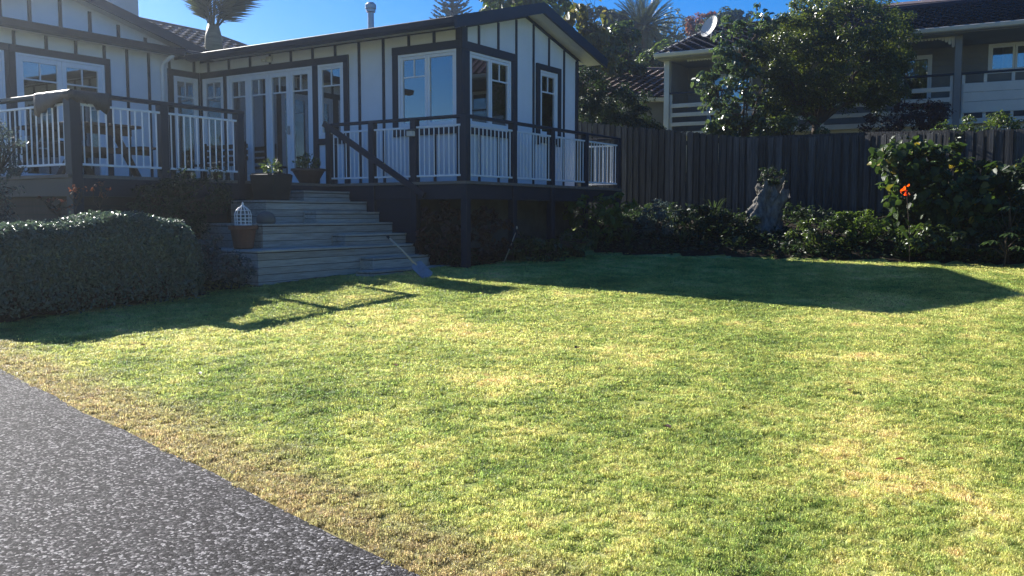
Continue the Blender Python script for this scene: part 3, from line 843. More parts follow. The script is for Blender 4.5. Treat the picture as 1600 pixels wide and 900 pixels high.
# ------------------------------------------------------------------ tiered steps
steps = thing('steps', 'weathered timber tiered steps leading up to the deck', 'steps', (DX, DY, 0), HA)
def tier(name, a0, a1, b0, b1, z0, z1, nb, left=True):
    core = B(name, 'soil', steps, a0 + .03, a1, b0 + .03, b1, z0, z1 - .032)
    n = max(1, int(round((b1 - b0) / .14))); nt = min(n, 9)
    for i in range(nt):
        y0 = b0 - .012 + (b1 - b0) * i / nt; y1 = b0 - .012 + (b1 - b0) * (i + 1) / nt - .006
        mb = MB(); mb.box(a0 - .012, a1, y0, y1, z1 - .03, z1); mb.build('tread_board', 'stepwood', core, bevel=.004)
    h = (z1 - .036 - z0) / nb
    for i in range(nb):
        za = z0 + h * i; zb = za + h - .006
        j = rnd.uniform(-.003, .003)
        mb = MB(); mb.box(a0, a1 - .001, b0 + j, b0 + .026, za, zb); mb.build('face_board', 'stepwood', core, bevel=.003)
        if left:
            mb = MB(); mb.box(a0 + j, a0 + .026, b0 + .028, b1, za, zb); mb.build('side_board', 'stepwood', core, bevel=.003)
AR = -.012
tier('tier', -3.33, AR, .97, 2.80, .40, 1.01, 6)
tier('tier', -2.78, AR, 1.48, 2.80, 1.01, 1.35, 3)
tier('tier', -2.21, AR, 2.03, 2.80, 1.35, 1.69, 3)
tier('step_block', -1.08, AR, 2.40, 2.80, 1.69, 1.86, 2)
tier('step_block', -1.46, AR, 1.76, 2.03, 1.35, 1.52, 2)
tier('step_block', -1.43, AR, 1.19, 1.48, 1.01, 1.18, 2)
tier('step_block', -1.37, AR, .70, .97, .40, .84, 3)
tier('step_block', -1.75, .35, .42, .70, .40, .67, 1)

# ------------------------------------------------------------------ things on the deck and steps
tb = thing('picnic_table', 'dark timber picnic table with attached benches behind the deck rail', 'table', (*HW(-3.85, 4.1), DKZ), HA)
for i in range(6):
    x = -.5 + i * .168
    mb = MB(); mb.box(x, x + .16, -.8, .8, .70, .74); mb.build('top_board', 'tablewood', tb, bevel=.004)
for s in (-1, 1):
    for k in range(2):
        mb = MB(); mb.box(s * .62 + k * .14 - .14, s * .62 + k * .14 - .005, -.8, .8, .42, .455); mb.build('seat_board', 'tablewood', tb, bevel=.004)
for y in (-.55, .55):
    for s in (-1, 1):
        mb = MB(); mb.bar((s * .22, y + s * .025, .70), (s * .62, y + s * .025, .0), .045, .12, (0, 1, 0)); mb.build('leg', 'tablewood', tb)
    mb = MB(); mb.box(-.78, .78, y - .07, y - .03, .34, .42); mb.build('seat_bearer', 'tablewood', tb)
    mb = MB(); mb.box(-.46, .46, y - .072, y - .03, .60, .698); mb.build('top_bearer', 'tablewood', tb)
bn = thing('slatted_bench', 'dark slatted timber bench against the wall under the corner window', 'bench', (*HW(.38, 6.25), DKZ), HA)
for i in range(4):
    mb = MB(); mb.box(-.26 + i * .12, -.15 + i * .12, -.62, .62, .42, .445); mb.build('seat_slat', 'tablewood', bn)
for i in range(3):
    mb = MB(); mb.box(.22, .245, -.62, .62, .52 + i * .12, .60 + i * .12); mb.build('back_slat', 'tablewood', bn)
for y in (-.58, .58):
    mb = MB(); mb.box(.18, .219, y - .03, y + .03, 0, .88); mb.build('leg', 'tablewood', bn)
    mb = MB(); mb.box(-.25, -.2, y - .03, y + .03, 0, .42); mb.build('leg', 'tablewood', bn)
# mat drying over the rail corner
mb = MB(); rows = 7
path = []
for i in range(16):
    t = i / 15
    path.append((-4.735, 3.58 - t * .80, 1.0)) 
for i in range(1, 13):
    path.append((-4.735 + i * .045, 2.785, 1.0))
V = []; F = []
def drop(i):
    L = len(path); t = i / (L - 1)
    if t < .08: return .27
    if t < .45: return .27 - (t - .08) * .5
    if t < .8: return .085 + (t - .45) * .12
    return .13 + .10 * math.sin((t - .8) / .2 * 2.2)
for i, (a, b, _) in enumerate(path):
    dr = drop(i); rip = .008 * math.sin(i * 1.7)
    oa, ob = (-1, 0) if i < 15 else (0, -1)
    if 14 <= i <= 16: oa, ob = (-.7, -.7)
    prof = [(-.105, 3.05 - .12), (-.10, 3.05), (-.07, 3.066 + rip * .3), (0, 3.066), (.014, 3.05), (.016 + rip, 3.06 - dr * .5), (.012 - rip, 3.06 - dr - .02 * (i % 3))]
    for (o_, z) in prof: V.append((a + oa * o_, b + ob * o_, z))
L = len(path)
for i in range(L - 1):
    for k in range(rows - 1): q = i * rows + k; F.append((q, q + 1, q + 1 + rows, q + rows))
me = npmesh('floor_mat', V, F); me.materials.append(M['towel'])
towel = put('floor_mat', me, None, (DX, DY, 0), (0, 0, HA)); sm = towel.modifiers.new('thick', 'SOLIDIFY'); sm.thickness = .007; sm.offset = 1
tag(towel, 'brown textured mat hung over the corner of the deck rail to dry', 'mat')
# pots
pl_ = thing('square_planter', 'black square planter with leafy herbs on the upper step', 'planter', (*HW(-1.72, 2.44), 1.692), HA + .15)
mb = MB(); mb.prism([(-.19, -.19, 0), (.19, -.19, 0), (.19, .19, 0), (-.19, .19, 0)], [(-.235, -.235, .40), (.235, -.235, .40), (.235, .235, .40), (-.235, .235, .40)]); mb.build('pot', 'planter', pl_, bevel=.012)
mb = MB(); mb.box(-.21, .21, -.21, .21, .401, .412); mb.build('potting_soil', 'soil', pl_)
bw = thing('bowl_planter', 'wide dark clay bowl planter with a green plant by the stair post', 'planter', (*HW(-.32, 3.06), DKZ), 0)
mb = MB(); mb.lathe([(.13, 0), (.15, .01), (.27, .21), (.295, .215), (.295, .25), (.265, .25), (.25, .215), (.02, .21)], 28); mb.build('pot', 'bowlclay', bw, smooth=False)
tp = thing('terracotta_pot', 'terracotta pot on the lowest tier beside the hedge', 'pot', (*HW(-3.06, 1.55), 1.012), 0)
mb = MB(); mb.lathe([(.11, 0), (.13, .01), (.17, .26), (.20, .265), (.20, .32), (.175, .32), (.165, .28), (.02, .275)], 24); mb.build('pot', 'terracotta', tp)
mb = MB(); mb.lathe([(.16, .281), (.02, .29)], 16); mb.build('potting_soil', 'soil', tp)
bc = thing('wire_lantern', 'white wire birdcage lantern standing on the terracotta pot', 'lantern', (*HW(-3.06, 1.55), 1.334), 0)
mb = MB(); mb.lathe([(.115, 0), (.115, .012), (.02, .014)], 20); mb.build('base', 'lantern', bc)
for k in range(12):
    a = k * math.pi / 6; c, s = math.cos(a), math.sin(a)
    mb = MB(); mb.tube([(c * .108, s * .108, .012), (c * .112, s * .112, .15), (c * .095, s * .095, .20), (c * .055, s * .055, .24), (c * .012, s * .012, .262)], .0055, 5); mb.build('wire', 'lantern', bc)
for z, r in ((.055, .111), (.10, .113), (.15, .114), (.205, .094)):
    mb = MB(); mb.tube([(r * math.cos(k * math.pi / 10), r * math.sin(k * math.pi / 10), z) for k in range(21)], .006, 5, cap=False); mb.build('hoop', 'lantern', bc)
mb = MB(); mb.lathe([(.03, .26), (.02, .275), (.012, .285), (.018, .30), (.004, .315)], 10); mb.build('finial', 'lantern', bc)
dm = MB(); dm.lathe([(.12, 0), (.135, .03), (.13, .09), (.10, .14), (.05, .168), (.012, .175)], 20)
o = dm.build('garden_dome', 'greyresin', None, smooth=True); o.location = (*HW(-2.55, 1.66), 1.352); tag(o, 'grey rounded garden ornament beside the white lantern', 'ornament')
# spade leaning on the steps
px_, py_ = -1.18, 12.85
sp = thing('spade', 'long handled spade leaning head down against the steps', 'spade', (px_, py_, float(gz(px_, py_))), 0)
top = Vector((-.58, .22, .56)); tip = Vector((.0, .0, .012)); neck = tip + (top - tip).normalized() * .30
mb = MB(); mb.tube([neck - (top - tip).normalized() * .05, neck + (top - neck) * .5 + Vector((0, 0, .01)), top], [.017, .0155, .015], 8); mb.build('shaft', 'shaft', sp, smooth=True)
d_ = (top - tip).normalized(); sd = d_.cross(Vector((0.35, -.8, .5))).normalized(); nn = sd.cross(d_)
mb = MB(); ring = []
for s_, l_ in ((-.095, .02), (-.04, -.005), (.04, -.005), (.095, .02), (.095, .27), (.03, .30), (-.03, .30), (-.095, .27)):
    ring.append(tip + d_ * l_ + sd * s_ + nn * (abs(s_) * .12))
mb.prism([p - nn * .004 for p in ring], [p + nn * .004 for p in ring]); mb.build('blade', 'blade', sp)
mb = MB(); mb.tube([top, top + d_ * .05], .019, 8); mb.build('grip', 'planter', sp)

# ------------------------------------------------------------------ paling fence
fence = thing('paling_fence', 'tall weathered vertical paling fence along the back of the garden', 'fence', (5.03, 19.0, float(gz(5.03, 19.0))), 0)
fz0 = fence.location.z
FP = [(1.15, 22.35, 3.74), (1.61, 22.0, 3.65), (3.55, 20.4, 3.31), (5.03, 19.0, 3.03), (6.90, 18.0, 3.01), (7.87, 16.6, 2.94), (9.6, 14.6, 2.9), (11.5, 12.4, 2.85)]
pal_me = {}
def paling(wd):
    k = round(wd, 3)
    if k not in pal_me:
        mb = MB(); e = .01
        mb.prism([(-wd / 2, -.011, 0), (wd / 2, -.011, 0), (wd / 2, .011, 0), (-wd / 2, .011, 0)],
                 [(-wd / 2, -.011, 1), (wd / 2, -.011, 1 + .012), (wd / 2, .011, 1 + .012), (-wd / 2, .011, 1)])
        pal_me[k] = mb.mesh('paling', 'fencewood')
    return pal_me[k]
cnt = 0; pos = 0.0
for (x0, y0, z0), (x1, y1, z1) in zip(FP[:-1], FP[1:]):
    L = math.hypot(x1 - x0, y1 - y0); dx, dy = (x1 - x0) / L, (y1 - y0) / L; ang = math.atan2(dy, dx)
    pos = .02
    while pos < L + .02:
        t = pos / L; x, y = x0 + (x1 - x0) * t, y0 + (y1 - y0) * t; zt = z0 + (z1 - z0) * t + rnd.uniform(-.012, .012)
        front = cnt % 2 == 0
        wd = .118 if front else .11
        off = -.022 if front else .026           # alternate palings sit in front of and behind the rail line
        px_, py_ = x - dy * off, y + dx * off
        zb = float(gz(x, y)) - .08
        o = put('paling', paling(wd), fence, (px_ - 5.03, py_ - 19.0, zb - fz0), (rnd.uniform(-.008, .008), rnd.uniform(-.01, .01), ang))
        o.scale = (rnd.uniform(.9, 1.08), 1, zt - zb)
        pos += .081 + rnd.uniform(-.005, .005); cnt += 1
    for h in (.3, 1.0, 1.7):
        mb = MB(); mb.bar((x0 - 5.03 - dy * .06, y0 - 19.0 + dx * .06, float(gz(x0, y0)) - fz0 + h), (x1 - 5.03 - dy * .06, y1 - 19.0 + dx * .06, float(gz(x1, y1)) - fz0 + h), .05, .09)
        mb.build('rail', 'fencewood', fence)

# ------------------------------------------------------------------ neighbour's house
NA = R(-30.0)
nb = thing('neighbour_house', 'grey two storey house with dark tiled roof and cream balcony behind the fence', 'house', (4.10, 25.0, 0), NA)
NE = 5.80; NW = 1.9; NS = .325; NX1 = 14.0
def nroofz(y): return NE + y * NS
PN = Plane('g', NW)
wh = [(5.70, 6.46, 3.86, 5.50), (7.72, 8.70, 4.92, 5.64), (.62, 1.9, 3.86, 5.42), (9.4, 11, 4.5, 5.6)]
wall(PN, -.05, NX1, 3.72, lambda s: nroofz(NW) - .12, wh).build('upper_wall', 'nwall', nb)
for i in range(15):                                     # lapped boards of the upper wall
    z = 3.74 + i * .145
    cuts = [-.05] + sorted([c for h in wh for c in h[:2]]) + [NX1]
    for s0, s1 in zip(cuts[:-1], cuts[1:]):
        mid = (s0 + s1) / 2
        if any(h[0] <= mid <= h[1] and z + .14 > h[2] and z < h[3] for h in wh): continue
        mb = MB(); mb.prism([(s0, NW - .022, z), (s1, NW - .022, z), (s1, NW - .001, z), (s0, NW - .001, z)], [(s0, NW - .006, z + .143), (s1, NW - .006, z + .143), (s1, NW - .001, z + .143), (s0, NW - .001, z + .143)])
        mb.build('weatherboard', 'nwall', nb)
mb = MB(); mb.box(-.05, .05, NW + .1, 7.9, .8, nroofz(NW) - .1); mb.prism([(-.05, NW, 5.3), (-.05, 4, 5.3), (-.05, 7.9, 5.3), (-.01, 7.9, 5.3), (-.01, 4, 5.3), (-.01, NW, 5.3)], [(-.05, NW, nroofz(NW) - .1), (-.05, 4, nroofz(4) - .1), (-.05, 7.9, nroofz(.1) - .1), (-.01, 7.9, nroofz(.1) - .1), (-.01, 4, nroofz(4) - .1), (-.01, NW, nroofz(NW) - .1)])
mb.box(-.03, .05, .54, NW - .03, 3.73, 5.65); mb.build('end_wall', 'nwall', nb)
mb = MB(); mb.box(NX1, NX1 + .1, .6, 7.9, .8, 6.2); mb.box(-.05, NX1, 7.9, 8.0, .8, 5.9); mb.build('rear_wall', 'nwall', nb)
mb = MB(); mb.box(-.05, NX1, .62, .72, .6, 3.6); mb.build('lower_wall', 'ntrim', nb)
mb = MB(); mb.box(-.1, NX1, .40, NW - .03, 3.60, 3.72); mb.build('balcony_floor', 'ntrim', nb)
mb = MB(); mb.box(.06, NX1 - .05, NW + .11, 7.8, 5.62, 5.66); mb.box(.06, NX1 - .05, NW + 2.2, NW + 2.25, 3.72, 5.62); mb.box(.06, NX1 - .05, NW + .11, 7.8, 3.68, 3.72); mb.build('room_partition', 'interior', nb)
window(PN, 5.70, 6.46, 3.86, 5.50, [(5.745, 6.415, 'fixed')], root=nb, curtains=[(5.76, 6.4, .12)])
window(PN, 7.72, 8.70, 4.92, 5.64, [(7.765, 8.30, 'fixed'), (8.30, 8.655, 'fixed')], root=nb, curtains=[(8.02, 8.27, .1), (8.34, 8.64, .1)])
window(PN, .62, 1.9, 3.86, 5.42, [(.665, 1.26, 'fixed'), (1.26, 1.855, 'fixed')], root=nb, curtains=[(.9, 1.2, .1)])
window(PN, 9.4, 11, 4.5, 5.6, [(9.445, 10.2, 'fixed'), (10.2, 10.955, 'fixed')], root=nb)
def nbox(name, m, *bx): B(name, m, nb, *bx, bevel=.006)
for x in (-.05, 7.165, 12.0): nbox('post', 'ntrim' if x < 0 else 'nwall', x - .075, x + .075, .38, .53, .8 if x < 0 else 3.4, 5.68)
# balcony rails
def rails(x0, x1, zs, uprights):
    mb = MB(); mb.bar((x0, .45, 4.775), (x1, .45, 4.775), .08, .045); mb.build('handrail', 'dark', nb)
    for z0, z1 in zs: nbox('rail_board', 'ntrim', x0 + .04, x1 - .04, .415, .44, z0, z1)
    for x in uprights: nbox('rail_post', 'ntrim', x - .035, x + .035, .442, .50, 3.72, 4.75)
rails(.03, 7.08, [(4.38, 4.49), (4.13, 4.24), (3.88, 3.98)], (.06, 1.35, 2.7, 4.1, 5.5, 7.04))
rails(7.25, 11.9, [(4.33, 4.54), (4.11, 4.325), (3.85, 4.105)], (7.29, 7.75, 8.32, 9.2, 10.1, 11.0, 11.86))
# scalloped frieze with corner brackets
def frieze(x0, x1, flip):
    mb = MB(); n = int((x1 - x0) / .075)
    for i in range(n):
        a = x0 + (x1 - x0) * i / n; b = x0 + (x1 - x0) * (i + 1) / n; c = (a + b) / 2
        e = (x1 - c) if flip else (c - x0)
        dp_ = .055 + (.24 * max(0, 1 - e / .38) ** 1.8 if flip else 0)
        ring = [(a, 5.69), (b, 5.69), (b - .006, 5.69 - dp_), (c + .02, 5.69 - dp_ - .03), (c - .02, 5.69 - dp_ - .03), (a + .006, 5.69 - dp_)]
        mb.prism([(x, .44, z) for x, z in ring], [(x, .458, z) for x, z in ring])
    mb.build('scalloped_frieze', 'ntrim', nb)
frieze(.5, 3.6, False); frieze(3.62, 7.08, True)
# roof
RYr = 4.0
for (y0, y1, z0, z1) in ((-.06, RYr, nroofz(-.06), nroofz(RYr)), (RYr, 8.06, nroofz(RYr), nroofz(-.06))):
    mb = MB(); P = [(-.22, y0, z0), (NX1 + .2, y0, z0), (NX1 + .2, y1, z1), (-.22, y1, z1)]
    mb.prism([(x, y, z - .1) for x, y, z in P], [(x, y, z - .03) for x, y, z in P]); mb.build('roof_deck', 'nwall', nb)
mb = MB(); mb.prism([(-.25, -.10, 5.70), (NX1 + .2, -.10, 5.70), (NX1 + .2, .02, 5.685), (-.25, .02, 5.685)], [(-.25, -.14, 5.80), (NX1 + .2, -.14, 5.80), (NX1 + .2, .02, 5.80), (-.25, .02, 5.80)]); mb.build('gutter', 'ntrim', nb, bevel=.015)
mb = MB(); mb.box(-.2, NX1, .03, NW - .002, 5.655, 5.68); mb.build('soffit', 'nwall', nb)
mb = MB(); mb.bar((-.24, -.05, nroofz(-.05) - .06), (-.24, RYr, nroofz(RYr) - .06), .03, .15); mb.build('barge_board', 'ntrim', nb)
mb = MB(); mb.tube([(-.22, RYr, nroofz(RYr) + .03), (NX1, RYr, nroofz(RYr) + .03)], .1, 8); mb.build('ridge_capping', 'tile_dark', nb)
def tile_field(root, m, x0, x1, y0, z0, ang, slen, wd, ln, show, wave=.025):
    """rows of tiles up one slope; those in the given x spans are single parts, the others one joined part"""
    tb_ = tile_mesh('tile', wd, ln, .016, wave, 5); me = tb_.mesh('tile', m)
    rest = MB(); ca, sa = math.cos(ang), math.sin(ang); r = 0
    while r * ln < slen - ln * .5:
        x = x0 + wd * .5 + (wd * .5 if r % 2 else 0)
        while x < x1:
            yy = r * ln; p = (x, y0 + yy * ca - .0 * sa, z0 + yy * sa)
            if any(a <= x <= b for a, b in show):
                put('tile', me, root, (p[0] , p[1], p[2] + rnd.uniform(0, .004)), (ang, 0, rnd.uniform(-.01, .01)))
            else:
                n0 = len(rest.v)
                rest.v += [(x + vx, p[1] + vy * ca - vz * sa, p[2] + vy * sa + vz * ca) for vx, vy, vz in tb_.v]
                rest.f += [tuple(n0 + i for i in f) for f in tb_.f]
            x += wd * .97
        r += 1
    if rest.v: tag(rest.build('roof_tiles', m, root), kind='stuff')
tile_field(nb, 'tile_dark', -.2, NX1, -.08, nroofz(-.08) + .01, math.atan(NS), 4.08 / math.cos(math.atan(NS)), .32, .27, [(5.2, 9.0), (-.3, 1.7)])
dish = thing('satellite_dish', 'white satellite dish on the verge of the dark tiled roof', 'satellite dish', (4.10 + 1.55, 25.0 + 1.35, 6.33), NA)
mb = MB()
prof = [(0.0 + .02, .0), (.12, .012), (.22, .042), (.30, .085)]
nseg = 24; V0 = len(mb.v)
mb.lathe(prof + [(.305, .088), (.30, .092), (.21, .052), (.11, .022), (.02, .012)], 24)
dsh = mb.build('reflector', 'steel', dish, smooth=False); dsh.rotation_euler = (R(66), R(10), R(-26)); dsh.location = (.0, .0, .42); dsh.data.materials[0] = M['ntrim']; dsh.scale = (.85, 1.1, 1)
mb = MB(); mb.tube([(.0, .0, -.14), (0.02, .02, .30), (.04, .05, .42)], .02, 8); mb.build('mast', 'steel', dish)
mb = MB(); mb.tube([(-.02, -.02, .2), (-.28, -.16, .36)], .012, 6); mb.build('feed_arm', 'steel', dish)

# lower tiled roof between the houses
lh_ = thing('garden_cottage', 'low cottage with brown tiled roof beyond the fence', 'cottage', (3.4, 28.0, 0), R(3))
mb = MB(); mb.box(-2.2, 2.6, .35, 7, 1.0, 4.98); mb.build('wall', 'nwall', lh_)
LA = math.atan2(1.42, 4.0)
for (y0, y1, z0, z1) in ((-.05, 4.0, 5.0, 6.42), (4.0, 8, 6.42, 5.0)):
    mb = MB(); P = [(-2.5, y0, z0), (2.9, y0, z0), (2.9, y1, z1), (-2.5, y1, z1)]
    mb.prism([(x, y, z - .09) for x, y, z in P], [(x, y, z - .02) for x, y, z in P]); mb.build('roof_deck', 'tile_brown', lh_)
tile_field(lh_, 'tile_brown', -2.5, 2.9, -.06, 5.0, LA, 4.24, .30, .28, [(-.4, 1.9)], .022)
mb = MB(); mb.prism([(-2.55, -.13, 4.88), (2.95, -.13, 4.88), (2.95, -.02, 4.87), (-2.55, -.02, 4.87)], [(-2.55, -.17, 4.99), (2.95, -.17, 4.99), (2.95, -.02, 4.99), (-2.55, -.02, 4.99)]); mb.build('gutter', 'ntrim', lh_)
mb = MB(); mb.tube([(-2.5, 4.0, 6.45), (2.9, 4.0, 6.45)], .1, 8); mb.build('ridge_capping', 'tile_brown', lh_)
# roof and chimney of a house further up
uh = thing('uphill_house', 'brown hipped roof with a dark chimney showing above the tiled ridge', 'house', (14.2, 33.5, 0), R(-25))
mb = MB(); mb.box(-2.5, 2.5, -2, 2, 2, 8.55); mb.build('wall', 'nwall', uh)
mb = MB()
for ring in ([(-3, -2.5, 8.5), (3, -2.5, 8.5), (1.0, 0, 9.1), (-1.0, 0, 9.1)], [(3, -2.5, 8.5), (3, 2.5, 8.5), (1.0, 0, 9.1)], [(3, 2.5, 8.5), (-3, 2.5, 8.5), (-1.0, 0, 9.1), (1.0, 0, 9.1)], [(-3, 2.5, 8.5), (-3, -2.5, 8.5), (-1.0, 0, 9.1)], [(-3, 2.5, 8.5), (3, 2.5, 8.5), (3, -2.5, 8.5), (-3, -2.5, 8.5)]): mb.poly(ring)
mb.build('roof', 'tile_brown', uh)
mb = MB(); mb.box(-1.75, -1.25, -.4, .0, 8.5, 9.35); mb.box(-1.8, -1.2, -.45, .05, 9.35, 9.45); mb.build('chimney', 'bark', uh)

# ------------------------------------------------------------------ plants
import zlib
rp = np.random.default_rng(5)
def unit(v): return v / np.maximum(np.linalg.norm(v, axis=1, keepdims=True), 1e-6)

def leaf_mesh(name, C, D, Nn, ln, asp, m, fold=.18, shape='leaf'):
    """C centres, D leaf directions, Nn normals, ln lengths; each leaf is folded along its midrib"""
    n = len(C)
    D = unit(D); S = unit(np.cross(D, Nn)); Nn = np.cross(S, D)
    ln = np.asarray(ln).reshape(-1, 1) * np.ones((n, 1)); wd = ln * asp / 2
    base = C - D * ln * .5; tip = C + D * ln * .5 - Nn * ln * .10
    if shape == 'leaf':
        L = C - S * wd + Nn * wd * fold * 2; Rr = C + S * wd + Nn * wd * fold * 2
        V = np.stack([base, Rr, tip, L], 1).reshape(-1, 3)
        i = np.arange(n)[:, None] * 4
        F = np.concatenate([i + np.array([[0, 1, 2]]), i + np.array([[0, 2, 3]])], 0)
    else:                                              # broad: six outline points, two halves
        q = D * ln
        p1 = base + q * .25; p2 = base + q * .68
        V = np.stack([base, p1 + S * wd + Nn * wd * fold, p2 + S * wd * .85 + Nn * wd * fold, tip, p2 - S * wd * .85 + Nn * wd * fold, p1 - S * wd + Nn * wd * fold], 1).reshape(-1, 3)
        i = np.arange(n)[:, None] * 6
        F = np.concatenate([i + np.array([[0, 1, 2, 3]]), i + np.array([[0, 3, 4, 5]])], 0)
    me = npmesh(name, V, F); me.materials.append(LM[m] if isinstance(m, str) else m)
    return me

def blob_points(c, r, n, shell=.55, rough=.22):
    """points in the outer part of a lumpy ellipsoid, with outward normals"""
    c = np.asarray(c, float); r = np.asarray(r, float)
    d = unit(rp.normal(size=(n, 3)))
    ph = rp.uniform(0, 6.283, 6)
    lump = 1 + rough * (np.sin(d[:, 0] * 4 + ph[0]) * np.sin(d[:, 1] * 4.5 + ph[1]) + .6 * np.sin(d[:, 2] * 6 + ph[2] + d[:, 0] * 3))
    rad = (shell + (1 - shell) * rp.random(n) ** .6) * lump
    return c + d * r * rad[:, None], unit(d / r)

def crown(c, r, nclump, nleaf, csize, shell=.55, rough=.2, zsq=.75, flat_bottom=None):
    """clumps spread through a lumpy ellipsoid, leaves on each clump; returns leaf centres, outward normals, clump centres"""
    cc, cn = blob_points(c, r, nclump, shell, rough)
    if flat_bottom is not None: cc[:, 2] = np.maximum(cc[:, 2], flat_bottom + rp.uniform(0, .2, nclump))
    per = np.maximum(3, rp.poisson(nleaf / nclump, nclump)); k = np.repeat(np.arange(nclump), per)
    d = unit(rp.normal(size=(len(k), 3)) + cn[k] * .5 + np.array([0, 0, .25]))
    cs = (csize * rp.uniform(.6, 1.3, nclump))[k][:, None]
    P = cc[k] + d * cs * rp.random((len(k), 1)) ** .45 * np.array([1, 1, zsq])
    return P, unit(d + cn[k] * .6), cc

def branches(base, fork, targets, r0, mname='bark', n_main=5, wob=.12, r1=.006):
    """tapered trunk to a fork, main limbs, then twigs to the clumps"""
    mb = MB(); base = Vector(base); fork = Vector(fork)
    pts = [base + (fork - base) * t + Vector((rnd.uniform(-1, 1), rnd.uniform(-1, 1), 0)) * (wob * .35 * math.sin(t * 3.14)) for t in (0, .3, .65, 1)]
    mb.tube([pts[0] - Vector((0, 0, .1))] + pts, [r0 * 1.35, r0 * 1.15, r0, r0 * .9, r0 * .8], 8)
    T = np.asarray(targets); mains = T[rp.choice(len(T), min(n_main, len(T)), replace=False)]
    joints = []
    for mn in mains:
        e = fork + (Vector(mn) - fork) * .72
        mid = fork + (e - fork) * .5 + Vector((rnd.uniform(-1, 1), rnd.uniform(-1, 1), rnd.uniform(-.3, .6))) * wob
        mb.tube([fork, mid, e], [r0 * .62, r0 * .42, r0 * .22], 6)
        joints += [(mid, r0 * .36), (e, r0 * .2), (fork + (mid - fork) * .5, r0 * .45)]
    J = np.array([list(j[0]) for j in joints])
    for t in T:
        i = int(np.argmin(((J - t) ** 2).sum(1))); j, rj = joints[i]; tv = Vector(t)
        mid = j + (tv - j) * .55 + Vector((rnd.uniform(-1, 1), rnd.uniform(-1, 1), rnd.uniform(-.5, .8))) * wob * .7
        mb.tube([j, mid, tv], [min(rj, .03), max(r1 * 1.5, min(rj, .03) * .5), r1], 4, cap=False)
    return mb

def plant(name, label, cat, base, blobs, ln, asp, m, trunk=None, group=None, shape='leaf', droop=.3, csize=.3, lvar=.35, r0=.05, n_main=5, parts=('crown', 'trunk'), wob=.12, shell=.55, rough=.2, twigs=60, updir=0.0):
    """blobs: list of (centre, radii, clumps, leaves)"""
    global rp
    rp = np.random.default_rng(zlib.crc32(label.encode())); rnd.seed(zlib.crc32(name.encode()) + int(abs(base[0]) * 1000))
    bz = float(gz(base[0], base[1])) if len(base) == 2 else base[2]
    root = thing(name, label, cat, (base[0], base[1], bz), 0, group)
    o3 = np.array([base[0], base[1], bz])
    Ps, Ns, Cs = [], [], []
    for c, r, nc, nl in blobs:
        P, Nn, cc = crown(np.asarray(c) - o3, r, nc, nl, csize, shell, rough); Ps.append(P); Ns.append(Nn); Cs.append(cc)
    P = np.concatenate(Ps); Nn = np.concatenate(Ns); Cs = np.concatenate(Cs)
    n = len(P); rn = unit(rp.normal(size=(n, 3)))
    nor = unit(Nn * .8 + rn * .75 + np.array([0, 0, .35]))
    D = unit(np.cross(nor, unit(rp.normal(size=(n, 3)))) + np.array([0, 0, -droop + updir]) + Nn * .4)
    L = ln * rp.uniform(1 - lvar, 1 + lvar, n)
    me = leaf_mesh(parts[0], P, D, nor, L, asp, m, shape=shape)
    put(parts[0], me, root)
    if trunk is None: trunk = (0, 0, max(.1, (Cs[:, 2].mean()) * .45))
    else: trunk = tuple(np.asarray(trunk) - o3)
    tg = Cs if len(Cs) <= twigs else Cs[rp.choice(len(Cs), twigs, replace=False)]
    branches((0, 0, 0), trunk, tg, r0, n_main=n_main, wob=wob).build(parts[1], 'bark', root, smooth=True)
    return root

# trees and bushes behind the fence
plant('round_tree', 'dense rounded evergreen tree with forked trunk behind the fence', 'tree', (6.95, 21.0),
      [((7.35, 21.1, 5.1), (1.65, 1.5, 1.3), 280, 38000), ((6.55, 20.9, 5.1), (.8, .85, .95), 70, 8000), ((8.1, 21.2, 4.65), (.8, .85, .85), 70, 8000), ((6.25, 20.8, 4.1), (.45, .5, .45), 22, 2200)],
      .07, .45, 'round', (6.95, 21.0, 3.5), r0=.11, n_main=9, csize=.24, wob=.22, twigs=170, shell=.72, rough=.12)
plant('glossy_tree', 'slender open tree with large glossy leaves between dish and round tree', 'tree', (5.35, 21.3),
      [((5.3, 21.2, 4.3), (.85, .6, 1.15), 90, 2100), ((5.15, 21.2, 5.3), (.5, .4, .75), 34, 560), ((5.5, 21.2, 3.5), (1.0, .6, .6), 60, 1800), ((5.75, 21.2, 5.9), (.3, .2, .5), 12, 120), ((4.5, 21.1, 4.45), (.3, .2, .22), 10, 110)],
      .135, .5, 'glossy', (5.35, 21.3, 3.2), r0=.05, n_main=10, csize=.17, shape='broad', droop=.15, wob=.2, twigs=190)
plant('dark_bush', 'dark evergreen bush filling the corner between house and cottage', 'bush', (2.55, 23.2),
      [((2.55, 23.1, 3.55), (1.15, .8, 1.05), 110, 9500), ((1.95, 23.3, 4.5), (.6, .6, .65), 40, 3000), ((3.3, 22.7, 3.3), (.55, .5, .6), 30, 2200)], .10, .45, 'dark', r0=.07, csize=.24)
plant('purple_bush', 'dark bronze leaved twiggy bush below the balcony', 'bush', (8.75, 20.2),
      [((8.7, 20.1, 3.25), (.95, .5, .55), 60, 2600), ((9.1, 20.1, 3.6), (.5, .4, .35), 24, 900)], .085, .45, 'red', r0=.035, csize=.2, twigs=90, n_main=8)
plant('leafy_bush', 'bright green bush at the foot of the round tree', 'bush', (6.25, 20.4),
      [((6.2, 20.3, 3.15), (.75, .45, .6), 50, 3600)], .09, .45, 'mid', r0=.04, csize=.2)
